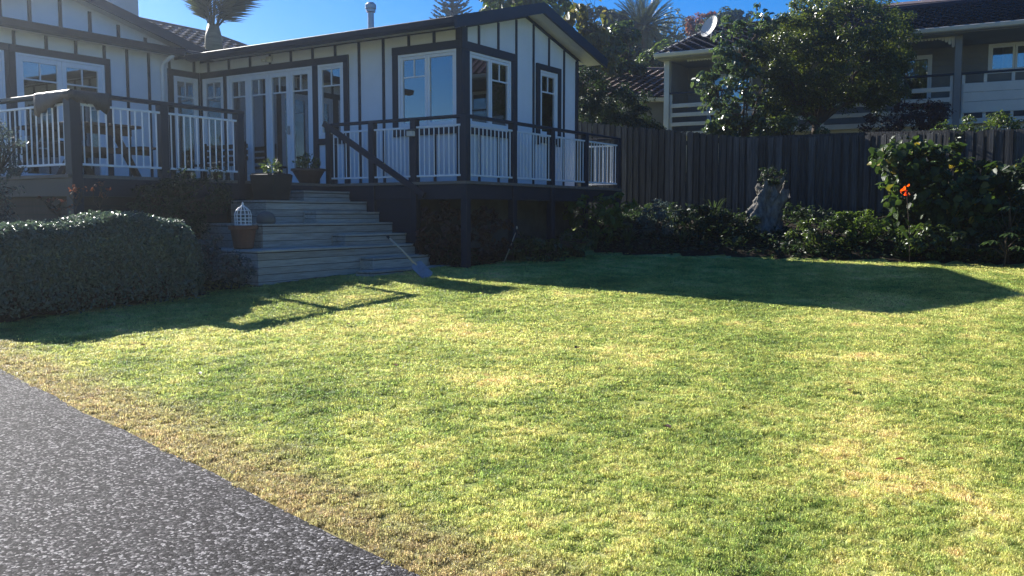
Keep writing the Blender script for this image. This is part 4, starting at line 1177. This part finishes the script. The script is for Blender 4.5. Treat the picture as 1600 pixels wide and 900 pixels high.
plant('leafy_bush', 'green bush rising over the fence top below the solid balcony boards', 'bush', (8.9, 17.0),
      [((8.75, 16.9, 2.55), (.95, .55, .75), 80, 6500), ((8.1, 17.1, 2.75), (.45, .4, .35), 22, 1400)], .075, .45, 'mid', r0=.05, csize=.2)
# broad leaved hedge at the right
plant('hibiscus_shrub', 'broad leaved shrub spilling over the end of the paling fence', 'shrub', (7.3, 15.9),
      [((7.35, 15.75, 1.75), (.95, .5, .85), 90, 2300), ((6.85, 15.75, 2.35), (.55, .35, .35), 30, 620), ((8.0, 15.3, 1.5), (.7, .5, .75), 50, 1300)], .135, .85, 'big', r0=.05, csize=.22, shape='broad', droop=.6, n_main=8)
plant('dark_hedge', 'tall dark leafy hedge beside the lawn', 'hedge', (9.1, 14.9),
      [((9.1, 14.9, 1.7), (1.0, .7, 1.15), 120, 7000), ((10.4, 13.7, 1.7), (1.0, .8, 1.2), 100, 5000), ((8.2, 15.2, 1.1), (.6, .4, .55), 40, 1600)], .105, .5, 'dark', r0=.07, csize=.26, n_main=8)
for (x, y, rx, h, m, lab, ln) in ((6.1, 16.0, .55, .50, 'lime', 'low bright green shrub at the foot of the fence beside the broad leaved shrub', .075),
                              (5.45, 15.95, .5, .38, 'mid', 'low mid green shrub just right of the grey stump', .07), (6.95, 15.1, .5, .42, 'mid', 'low leafy plant under the broad leaved shrub at the lawn edge', .08),
                              (4.15, 16.9, .45, .35, 'dark', 'small dark shrub just left of the grey stump', .08), (3.5, 17.2, .4, .45, 'dark', 'dark shrub halfway between stump and deck along the fence', .09),
                              (2.75, 17.3, .33, .55, 'grey', 'grey green leafed shrub in the bed near the end of the deck', .06), (7.7, 14.75, .5, .4, 'dark', 'low dark plant at the lawn edge in front of the tall hedge', .09)):
    z = float(gz(x, y))
    plant('garden_shrub', lab, 'shrub', (x, y), [((x, y, z + h * .6), (rx, rx * .6, h * .62), 34, 1500)], ln, .45, m, r0=.02, csize=.12, group='shrubs along the back bed')
plant('lime_shrub', 'shrub with large yellow green leaves at the end of the deck', 'shrub', (1.7, 17.4),
      [((1.75, 17.35, 1.35), (.50, .35, .50), 36, 420), ((1.25, 17.3, 1.35), (.25, .25, .45), 14, 130)], .15, .6, 'lime', r0=.02, csize=.14, shape='broad', n_main=6)
plant('bronze_shrub', 'bronze leaved shrub under the deck beside the lowest step', 'shrub', (-1.2, 14.75),
      [((-1.2, 14.65, 1.2), (.38, .25, .48), 40, 700)], .10, .55, 'red', r0=.02, csize=.12, shape='broad')
plant('bronze_shrub', 'bronze leaved shrub under the deck just behind the tall corner post', 'shrub', (-.42, 14.95),
      [((-.40, 14.9, 1.12), (.36, .25, .45), 36, 620)], .10, .55, 'red', r0=.02, csize=.12, shape='broad')
plant('garden_shrub', 'low dark green plants growing under the gable side of the deck', 'shrub', (.45, 15.2),
      [((.45, 15.2, .85), (.5, .25, .18), 30, 700), ((1.1, 16.0, .95), (.4, .3, .25), 24, 500)], .10, .45, 'mid', r0=.015, csize=.12)
# garden left of the steps
def HP(a, b, z): return (*HW(a, b), z)
plant('climbing_shrub', 'leafy dark green shrub climbing the deck edge behind the clipped hedge', 'shrub', HW(-3.6, 2.62),
      [(HP(-3.55, 2.55, 1.55), (.55, .45, .5), 60, 3800), (HP(-2.95, 2.6, 1.75), (.4, .35, .35), 30, 1500), (HP(-3.9, 2.5, 1.15), (.5, .4, .4), 40, 2200)], .055, .45, 'dark', r0=.03, csize=.16, n_main=7)
plant('garden_shrub', 'low leafy plants between the clipped hedge and the lowest tier of steps', 'shrub', HW(-3.62, 1.02),
      [(HP(-3.78, .95, .78), (.24, .3, .2), 30, 1300), (HP(-3.6, 1.75, .95), (.25, .3, .28), 20, 1000)], .055, .4, 'grey', r0=.012, csize=.1)
plant('rose_bush', 'thin rose with a few sunlit reddish leaves above the hedge', 'rose', HW(-5.1, 2.1),
      [(HP(-4.9, 1.95, 1.78), (.10, .10, .13), 7, 46), (HP(-5.15, 1.95, 1.76), (.16, .1, .1), 6, 26), (HP(-5.5, 1.95, 1.62), (.16, .12, .08), 8, 46), (HP(-5.0, 2.15, 1.40), (.25, .15, .2), 12, 90)], .05, .5, 'rust', r0=.012, csize=.06, n_main=8, twigs=40)
plant('flowering_shrub', 'pale grey leaved shrub rising beside the left deck rail', 'shrub', HW(-5.55, 3.1),
      [(HP(-5.50, 3.0, 2.25), (.17, .2, .36), 30, 800), (HP(-5.55, 3.1, 1.5), (.25, .3, .5), 40, 1000)], .05, .4, 'grey', r0=.03, csize=.12)

# clipped hedge: lumpy rounded box full of small leaves
def hedge(name, label, a0, a1, b0, b1, n, m='hedge', ln=.042):
    ca, cb = (a0 + a1) / 2, (b0 + b1) / 2; x, y = HW(ca, cb); z0 = float(gz(x, y)); root = thing(name, label, 'hedge', (x, y, z0), HA)
    s = rp.random(n); la = rp.uniform(a0 - ca, a1 - ca, n); u_ = rp.random(n)
    H = .95 + .07 * np.sin(la * 1.9 + .8) + .03 * np.sin(la * 5.3)
    # section angle: 0 front bottom .. 1 back bottom over the top
    hb = (b1 - b0) / 2 * (1 + .05 * np.sin(la * 3.1))
    th = s * math.pi
    e = .38
    cx = -np.sign(np.cos(th)) * np.abs(np.cos(th)) ** e * hb; cz = np.abs(np.sin(th)) ** .5 * H
    dep = (rp.random(n) ** 1.7) * .16
    ny = cx / hb; nz = cz / H
    end = np.minimum(la - (a0 - ca), (a1 - ca) - la); rnd_end = np.clip(end / .35, 0, 1) ** .45
    P = np.stack([la, (cx * (.35 + .65 * rnd_end)) * (1 - dep * .8), cz * (.45 + .55 * rnd_end) * (1 - dep * .5)], 1) + rp.normal(0, .018, (n, 3))
    Nn = unit(np.stack([np.where(end < .25, np.sign(la) * .8, 0), ny ** 3, nz ** 4 * 1.1], 1) + rp.normal(0, .45, (n, 3)))
    D = unit(np.cross(Nn, unit(rp.normal(size=(n, 3)))) + np.array([0, 0, .35]))
    put('foliage', leaf_mesh('foliage', P, D, Nn, ln * rp.uniform(.6, 1.35, n), .5, m), root)
    mb = MB()
    for i in range(26):
        xx = a0 - ca + .15 + (a1 - a0 - .3) * i / 25
        for k in range(3):
            mb.tube([(xx, rnd.uniform(-.1, .1), -.05), (xx + rnd.uniform(-.12, .12), rnd.uniform(-.3, .3), .45), (xx + rnd.uniform(-.2, .2), rnd.uniform(-.4, .4), .74)], [.014, .01, .004], 4)
    mb.build('stems', 'bark', root)
    return root
hedge('clipped_hedge', 'rounded clipped grey green hedge in front of the deck', -7.0, -4.28, .62, 1.64, 66000)
hedge('clipped_hedge', 'second clipped hedge continuing beyond the first along the deck', -9.4, -7.02, .70, 1.7, 26000, ln=.05)

# strap leaved clumps
def strap(name, label, x, y, n, h, spread, wd, m='strap', group=None, z=None):
    z = float(gz(x, y)) if z is None else z
    root = thing(name, label, 'plant', (x, y, z), 0, group); V = []; F = []
    for i in range(n):
        az = rnd.uniform(0, 6.283); L = h * rnd.uniform(.6, 1.15); sp = spread * rnd.uniform(.3, 1.1); c, s = math.cos(az), math.sin(az); k = len(V)
        bx, by = rnd.uniform(-.05, .05), rnd.uniform(-.05, .05)
        for j in range(6):
            t = j / 5; r = sp * t ** 1.5; zz = L * (t * 1.25 - .65 * t ** 2.4) ; w_ = wd * (1 - t ** 2.2) * .5 + .001
            V += [(bx + c * r - s * w_, by + s * r + c * w_, zz), (bx + c * r + s * w_, by + s * r - c * w_, zz)]
        for j in range(5): q = k + j * 2; F.append((q, q + 1, q + 3, q + 2))
    me = npmesh('foliage', V, F); me.materials.append(LM[m]); put('foliage', me, root)
    return root
for (x, y, n, h, sp, lab) in ((1.5, 16.75, 26, .55, .45, 'arching strap leaved clump beneath the end of the deck'), (2.15, 16.85, 24, .5, .42, 'strap leaved clump in the bed just past the deck end'), (3.15, 16.75, 22, .38, .4, 'strap leaved clump beside the grey green shrub'),
                      (4.0, 16.35, 22, .32, .38, 'low strap leaved clump at the lawn edge left of the stump'), (3.9, 17.6, 22, .8, .35, 'tall strap leaved clump close to the fence'), (.75, 15.8, 20, .45, .4, 'strap leaved clump under the gable side of the deck')):
    strap('strap_leaf_plant', lab, x, y, n, h, sp, .028, group='strap leaved clumps in the bed')
# plants in the pots
def potplant(parent, z, r, n, ln, m, asp=.5, rise=.25):
    P, Nn = blob_points((0, 0, z + rise * .55), (r, r, rise * .6), n, .3)
    D = unit(Nn + rp.normal(0, .6, (n, 3)))
    put('foliage', leaf_mesh('foliage', P, D, unit(Nn + rp.normal(0, .8, (n, 3)) + np.array([0, 0, .5])), ln * rp.uniform(.6, 1.3, n), asp, m), parent)
    mb = MB()
    for i in range(7):
        a = i * .9; mb.tube([(.03 * math.cos(a), .03 * math.sin(a), z - .02), (r * .5 * math.cos(a), r * .5 * math.sin(a), z + rise * .6)], [.006, .003], 4)
    mb.build('stems', 'bark', parent)
potplant(pl_, .40, .20, 170, .06, 'mid', rise=.2); potplant(bw, .22, .22, 190, .065, 'mid', rise=.26); potplant(tp, .285, .09, 60, .04, 'dark', rise=.03)

# canna lily with an orange flower, and large leaved plants
cn = thing('canna_lily', 'canna stem with an orange flower in front of the dark hedge', 'flower', (6.5, 14.95, float(gz(6.5, 14.95))), 0)
cz0 = cn.location.z
mb = MB(); mb.tube([(.05, 0, 0), (.03, .0, .5), (-.04, 0, 1.15)], [.009, .008, .005], 6); mb.build('stem', 'bark', cn)
n_ = 9; P = np.stack([rp.normal(-.06, .03, n_), rp.normal(0, .03, n_), rp.normal(1.18, .05, n_)], 1)
put('flower', leaf_mesh('flower', P, unit(rp.normal(size=(n_, 3)) + np.array([0, 0, .8])), unit(rp.normal(size=(n_, 3))), .085 * rp.uniform(.7, 1.2, n_), .6, M['orange'], shape='broad'), cn)
for (z, az, L) in ((.35, 2.4, .34), (.45, -.6, .3), (.2, 1.0, .32), (.6, 3.4, .2)):
    d = np.array([[math.cos(az) * .5, math.sin(az) * .5, .8]]); c_ = np.array([[.03, 0, z]]) + d * L * .5
    put('leaf', leaf_mesh('leaf', c_, d, np.array([[-math.cos(az), -math.sin(az), .5]]), [L], .35, 'big', shape='broad'), cn)
def fatsia(label, x, y, h, n, group):
    z = float(gz(x, y)); root = thing('large_leaved_plant', label, 'plant', (x, y, z), 0, group)
    for i in range(n):
        az = i * 2.4 + rnd.uniform(-.3, .3); zz = h * (.45 + .55 * i / n); r = .22 + .16 * rnd.random(); tip = Vector((math.cos(az) * r, math.sin(az) * r, zz))
        mb = MB(); mb.tube([(0, 0, zz * .55), tip * .6 + Vector((0, 0, zz * .36)), tip], [.008, .006, .004], 4)
        leafp = mb.build('leaf_stalk', 'bark', root)
        k = 7; ang = np.linspace(-1.9, 1.9, k) + az; D = np.stack([np.cos(ang), np.sin(ang), np.full(k, -.35)], 1); L = .20 * (1 - .12 * np.abs(np.linspace(-1.9, 1.9, k)))
        put('leaf', leaf_mesh('leaf', np.array([list(tip)]) + unit(D) * L[:, None] * .5, D, np.tile([[0, 0, 1.]], (k, 1)), L, .36, 'big', shape='broad'), leafp)
    mb = MB(); mb.tube([(0, 0, -.05), (.03, 0, h * .5), (0, .02, h * .95)], [.02, .016, .008], 6); mb.build('stem', 'bark', root)
fatsia('taller plant with hand shaped leaves in front of the dark hedge', 8.0, 14.65, 1.05, 9, 'hand leaved plants')
fatsia('shorter plant with hand shaped leaves in front of the dark hedge', 7.75, 14.3, .6, 8, 'hand leaved plants')

# leafy ground cover of the shaded beds
n_ = 150000
gx_ = rp.uniform(-8, 11, n_); gy_ = rp.uniform(7, 21, n_)
kp = np.array([in_bed(float(x), float(y)) for x, y in zip(gx_, gy_)]); ga_, gb_ = WH(gx_, gy_)
kp &= ~((ga_ > -3.33) & (ga_ < .1) & (gb_ > .9)); kp &= ~((ga_ > .9) & (gb_ > .7)); kp &= rp.random(n_) < np.clip(.7 + np.sin(gx_ * 2.1) * np.sin(gy_ * 2.7) * .5, .3, 1)
gx_, gy_ = gx_[kp], gy_[kp]; k_ = len(gx_)
hh = .03 + .22 * rp.random(k_) ** 2 * (1 + .6 * np.sin(gx_ * 3.3 + gy_ * 1.2))
P = np.stack([gx_, gy_, gz(gx_, gy_) + hh], 1)
gc = leaf_mesh('ground_cover', P, unit(rp.normal(size=(k_, 3)) * np.array([1, 1, .5])), unit(rp.normal(size=(k_, 3)) * .5 + np.array([0, 0, 1])), .10 * rp.uniform(.5, 1.3, k_), .45, 'dark')
tag(put('ground_cover', gc), 'dark leafy ground cover spreading through the shaded beds', 'ground cover', kind='stuff')

# weathered stump
st_ = thing('tree_stump', 'grey weathered driftwood stump standing in the bed by the fence', 'stump', (4.68, 17.2, float(gz(4.68, 17.2))), R(10))
NS_, NH = 54, 40; V = []; F = []
from mathutils import noise as mnoise
for j in range(NH):
    t = j / (NH - 1)
    for i in range(NS_):
        a = 2 * math.pi * i / NS_
        r = 1.3 * (.27 - .12 * t + .10 * max(0, .2 - t) * 3 + .09 * max(0, t - .75) * 2)
        r *= 1 + .22 * math.sin(3 * a + 2.0 + t * 2.5) * (.5 + .5 * t) + .10 * math.sin(7 * a + t * 7) + .05 * math.sin(13 * a - t * 11)
        q_ = Vector((math.cos(a) * 2.2, math.sin(a) * 2.2, t * 3.2 + a * .35)); nz_ = mnoise.fractal(q_, .9, 2.1, 5); rd_ = abs(mnoise.noise(q_ * 2.3 + Vector((5, 2, 1))))
        r *= 1 + .34 * nz_ - .38 * max(0, .16 - rd_)
        top_ = (.84 + .12 * math.sin(a * 2 + .6) + .12 * mnoise.noise(Vector((math.cos(a) * 2.5, math.sin(a) * 2.5, 7))) + .05 * math.sin(a * 9))
        V.append((r * math.cos(a) + .20 * t * t + .08 * t, r * .75 * math.sin(a), -.06 + t * top_))
for j in range(NH - 1):
    for i in range(NS_): F.append((j * NS_ + i, j * NS_ + (i + 1) % NS_, (j + 1) * NS_ + (i + 1) % NS_, (j + 1) * NS_ + i))
me = npmesh('stump_wood', V, F); me.materials.append(M['drift']); put('stump_wood', me, st_)
mb = MB(); mb.lathe([(.15, .62), (.02, .66)], 14, (.2, 0)); mb.build('hollow', 'bark', st_)
for (p0, p1, p2, r) in (((.25, -.02, .75), (.40, -.05, .92), (.46, -.02, 1.06), .045), ((.1, -.05, .8), (.05, -.08, .95), (.02, -.06, 1.02), .04)):
    mb = MB(); mb.tube([p0, p1, p2], [r * 1.3, r, r * .4], 7); mb.build('snag', 'drift', st_)
plant('stump_plant', 'small dark plant growing out of the top of the stump', 'plant', (4.82, 17.2, st_.location.z + .72), [((4.86, 17.18, st_.location.z + .99), (.23, .18, .15), 22, 520)], .06, .45, 'dark', r0=.012, csize=.08)
# bent cane under the deck
ck = thing('bent_cane', 'pale bent cane with a knob at the top under the deck', 'cane', (-.14, 15.0, float(gz(-.14, 15.0))), 0)
mb = MB(); mb.tube([(0, 0, 0), (.12, .15, .28), (.19, .3, .48), (.205, .35, .56)], .010, 6); mb.build('cane', 'shaft', ck, smooth=True)
mb = MB(); mb.tube([(.205, .35, .55), (.33, .3, .40), (.42, .2, .0)], .007, 6); mb.build('side_cane', 'bark', ck, smooth=True)
mb = MB(); mb.lathe([(.01, .545), (.03, .56), (.034, .585), (.022, .61), (.005, .62)], 10, (.205, .35)); mb.build('knob', 'shaft', ck, smooth=True)

# ------------------------------------------------------------------ palms and trees beyond the roofs
def frond_mesh(name, L, nl, ll, m, sag=.5, vee=.35, rise=0.0, wd=.035):
    """a feather leaf lying along +x, arching down"""
    V = []; F = []
    def sp_(t): return np.array([L * t * (1 - .12 * sag * t), 0, L * (rise * t - sag * t * t * .6)])
    ns = 8
    for j in range(ns + 1):
        t = j / ns; p = sp_(t); r = .02 * L * .35 * (1 - t) + .004
        V += [p + (0, r, 0), p + (0, -r, 0), p + (0, 0, -r * 1.3)]
    for j in range(ns):
        a = j * 3; b = a + 3
        F += [(a, a + 1, b + 1), (a, b + 1, b), (a + 1, a + 2, b + 2), (a + 1, b + 2, b + 1), (a + 2, a, b), (a + 2, b, b + 2)]
    for i in range(nl):
        t = .10 + .90 * i / nl; p = sp_(t); tg = sp_(min(1, t + .02)) - sp_(t - .02); tg = tg / np.linalg.norm(tg)
        l_ = ll * (math.sin(math.pi * min(1, t * .92 + .08)) ** .6 + .08) * rnd.uniform(.85, 1.1)
        for s in (-1, 1):
            d = tg * .62 + np.array([0, s * .72, vee + rnd.uniform(-.1, .1)]); d = d / np.linalg.norm(d)
            k = len(V); e = p + d * l_ - np.array([0, 0, l_ * .18]); mid = p + d * l_ * .5
            w_ = tg * wd * .5
            V += [p, mid + w_, e, mid - w_]; F += [(k, k + 1, k + 2), (k, k + 2, k + 3)]
    me = npmesh(name, V, F); me.materials.append(LM[m]); return me
# nikau style palm behind the roofs
pm = thing('upright_palm', 'palm with smooth trunk and steep upright fronds rising behind the roofs', 'palm', (-7.25, 22.5, float(gz(-7.25, 22.5))), 0)
pz = 1.5 + (333 - 45) / 1420 * 22.5 - pm.location.z
mb = MB(); mb.tube([(0, 0, -.1), (0, 0, pz - 1.6), (0, 0, pz - .75), (0, 0, pz - .55), (0, 0, pz - .3), (0, 0, pz)], [.17, .16, .155, .21, .20, .13], 16); mb.build('trunk', mat('palm_trunk', (.20, .19, .13), .6, .4, noise=(3, 5), col2=(.12, .12, .07), stretch=(1, 1, 6)), pm, smooth=True)
fm = [frond_mesh('frond', 2.6, 46, .62, 'palm', sag=.15, vee=-.12), frond_mesh('frond', 2.4, 42, .58, 'palm', sag=.28, vee=-.2)]
for i in range(17):
    az = i * 2.399; el = R(48 + 34 * ((i * 7) % 17) / 17)
    put('frond', fm[i % 2], pm, (.05 * math.cos(az), .05 * math.sin(az), pz - .12), Euler((rnd.uniform(-.4, .4), -el, az), 'XYZ'))
# date palm on the slope
dx_, dy_ = 7.05, 50.0
dpz = float(gz(dx_, dy_)); dtop = 1.5 + (333 - 46) / 1420 * 50
dpm = thing('date_palm', 'date palm with a round spiky crown on the wooded slope', 'palm', (dx_, dy_, dpz), 0)
mb = MB(); mb.tube([(0, 0, -.2), (0, 0, dtop - dpz - .3)], [.30, .25], 10); mb.lathe([(.2, dtop - dpz - .8), (.40, dtop - dpz - .35), (.32, dtop - dpz)], 10); mb.build('trunk', 'bark', dpm)
fd = [frond_mesh('frond', 1.95, 34, .33, 'palm', sag=.42, vee=.25, wd=.05), frond_mesh('frond', 2.05, 34, .3, 'palm', sag=.25, vee=.3, wd=.05)]
for i in range(64):
    az = i * 2.399 + rnd.uniform(-.1, .1); el = R(-42 + 125 * (i / 64) ** .9)
    put('frond', fd[i % 2], dpm, (.2 * math.cos(az), .2 * math.sin(az), dtop - dpz - .1), Euler((0, -el, az), 'XYZ'))
# conifer tip behind the roof
cx_, cy_ = -2.95, 46.0
cf = thing('conifer', 'dark conifer tip with tiered branches behind the ridge', 'conifer', (cx_, cy_, float(gz(cx_, cy_))), 0)
zt_ = 13.6 - cf.location.z
mb = MB(); mb.tube([(0, 0, -.2), (0, 0, zt_ * .6), (0, 0, zt_)], [.3, .16, .02], 8); mb.build('trunk', 'bark', cf)
tv, td, tn, tl = [], [], [], []
mb = MB()
z = 4.5
while z < zt_ - .15:
    R_ = (zt_ - z) * .36 + .1; nbz = 9
    for k in range(nbz):
        az = k * 6.283 / nbz + z * 1.7; c, s = math.cos(az), math.sin(az)
        e = (c * R_, s * R_, z + R_ * .32); mb.tube([(0, 0, z), (c * R_ * .6, s * R_ * .6, z + R_ * .1), e], [.03, .02, .01], 4, cap=False)
        for q in range(int(14 + 34 * R_)):
            t = rnd.uniform(.12, 1.0); p = np.array([c * R_ * t, s * R_ * t, z + R_ * (.32 * t * t)])
            sd_ = rnd.choice((-1, 1)); dd_ = np.array([c * .5 - s * sd_ * .7, s * .5 + c * sd_ * .7, .45])
            tv.append(p + dd_ * .08); td.append(dd_); tn.append([rnd.uniform(-1, 1), rnd.uniform(-1, 1), 1]); tl.append(.24)
    z += .30
mb.build('limbs', 'bark', cf)
put('needles', leaf_mesh('needles', np.array(tv), np.array(td), np.array(tn, float), tl, .3, M['pineneedle']), cf)

def px_at(x, y, Y): return ((x - 800) / 1420. * Y, Y, 1.5 + (333 - y) / 1420. * Y)
def far_tree(label, x, y, Y, rx, rz, m, n, ln, shape='leaf', cs=.5, asp=.5, droop=.3, group='trees on the slope beyond the roofs', nc=70, tw=50, nm='slope_tree'):
    """broadleaf tree given by the sight line of its crown and a distance"""
    Y = Y if Y < 50 else Y * .88
    c = px_at(x, y, Y); k = Y / 1420.; rx, rz = rx * k, rz * k
    return plant(nm, label, 'tree', (c[0], c[1]), [(c, (rx, rx * .9, rz), nc, n)], ln, asp, m, (c[0], c[1], c[2] - rz * .55), group, shape, droop, csize=cs * rx * .55, r0=max(.06, rx * .055), twigs=tw, n_main=7, rough=.3, wob=.3)
far_tree('tree with large drooping yellowing leaves just behind the gable end', 905, 78, 27.5, 46, 78, 'yellow', 1500, .24, 'broad', droop=.9, nc=70, tw=70, cs=.45)
far_tree('leafy tree showing above the gable ridge', 822, 22, 31, 68, 34, 'mid', 1900, .24, 'broad', droop=.7, nc=70, tw=60, cs=.5)
far_tree('tree with upright leafy shoots beside the drooping leaved tree', 958, 92, 31, 38, 46, 'mid', 2200, .2, 'broad', droop=.5)
far_tree('dense dark tree on the slope behind the cottage roof', 935, 118, 40, 42, 40, 'hill', 5200, .2)
far_tree('dense rounded tree on the slope below the date palm', 990, 118, 44, 48, 34, 'hill', 5200, .22)
far_tree('mid green tree on the slope beside the satellite dish', 1044, 108, 42, 40, 34, 'mid', 4200, .2)
far_tree('dark tree at the foot of the slope above the cottage ridge', 1012, 138, 38, 40, 26, 'dark', 3600, .18)
far_tree('bushy tree high on the slope left of the date palm', 948, 62, 58, 40, 40, 'hill', 4200, .3)
far_tree('dark bushy tree beneath the date palm crown', 1010, 86, 62, 48, 26, 'dark', 4200, .3)
far_tree('half bare grey tree behind the satellite dish', 1048, 52, 66, 30, 22, 'grey', 900, .22, nc=90, tw=90)
far_tree('rust coloured tree on the skyline above the neighbouring roof', 1092, 50, 64, 24, 16, 'rust', 1500, .26)
far_tree('dark skyline tree behind the glossy leaved tree', 1132, 46, 60, 34, 20, 'hill', 2200, .28)
far_tree('small dark tree on the slope beside the gable verge', 892, 112, 46, 34, 40, 'dark', 2400, .22)

# unseen tall trees added to block sky light; side ones mirrored in gable windows
for (x, y, h, r, m, lab) in ((12.5, 9.5, 6.0, 2.6, 'dark', 'tall dark tree standing beside the lawn past the hedge'), (13.5, 3.0, 7.0, 3.0, 'mid', 'tall broad tree at the side of the lawn opposite the gable'), (10.5, -4.5, 7.0, 3.0, 'dark', 'tall tree at the street side corner of the lawn'),
                          (3.0, -13.0, 6.5, 3.0, 'mid', 'street tree behind the driveway entrance'), (-7.0, -14.0, 6.0, 2.8, 'dark', 'second street tree across from the house front')):  # these two stand unseen behind the camera, added to lower the ambient light
    z = float(gz(x, y))
    plant('tall_tree', lab, 'tree', (x, y), [((x, y, z + h * .55), (r, r, h * .45), 120, 5200)], .26, .5, m, (x, y, z + 1.6), 'trees around the lawn', r0=.18, csize=.55, n_main=8, twigs=60, wob=.3)

# ------------------------------------------------------------------ fallen leaves on the lawn
fl_ = [(-3.15, 7.7), (-.9, 6.9), (.55, 7.6), (1.9, 9.6), (.9, 5.2), (2.3, 6.1), (3.3, 7.3), (-1.6, 8.8), (5.2, 11.0), (2.0, 4.6), (-2.3, 6.6), (4.0, 8.9)]
for i, (x, y) in enumerate(fl_):
    az = i * 2.1; d = np.array([[math.cos(az), math.sin(az), .12]]); nn_ = np.array([[.2 * math.sin(i), .25, 1.0]])
    me = leaf_mesh('fallen_leaf', np.zeros((1, 3)), d, nn_, [.05 + .018 * (i % 3)], .55, 'rust' if i % 2 else 'red', fold=.5, shape='broad')
    tag(put('fallen_leaf', me, None, (x, y, float(gz(x, y)) + .03)), 'small dry brown leaf fallen on the open lawn', 'leaf', 'fallen leaves on the lawn')

# ------------------------------------------------------------------ haze volume added to stand in for the veil of lens glare
mb = MB(); mb.box(-82, 82, -42, 162, -2.9, 22.0)
hz = mb.build('haze', None)
hm = bpy.data.materials.new('glare_haze'); hm.use_nodes = True
t = hm.node_tree; t.nodes.remove(t.nodes['Principled BSDF'])
pv = t.nodes.new('ShaderNodeVolumePrincipled'); pv.inputs['Color'].default_value = (.84, .93, 1, 1); pv.inputs['Density'].default_value = .0025; pv.inputs['Anisotropy'].default_value = .9
t.links.new(pv.outputs[0], t.nodes['Material Output'].inputs['Volume'])
hz.data.materials.append(hm)
tag(hz, 'thin haze added to imitate the veil of sun glare', 'haze', kind='stuff')
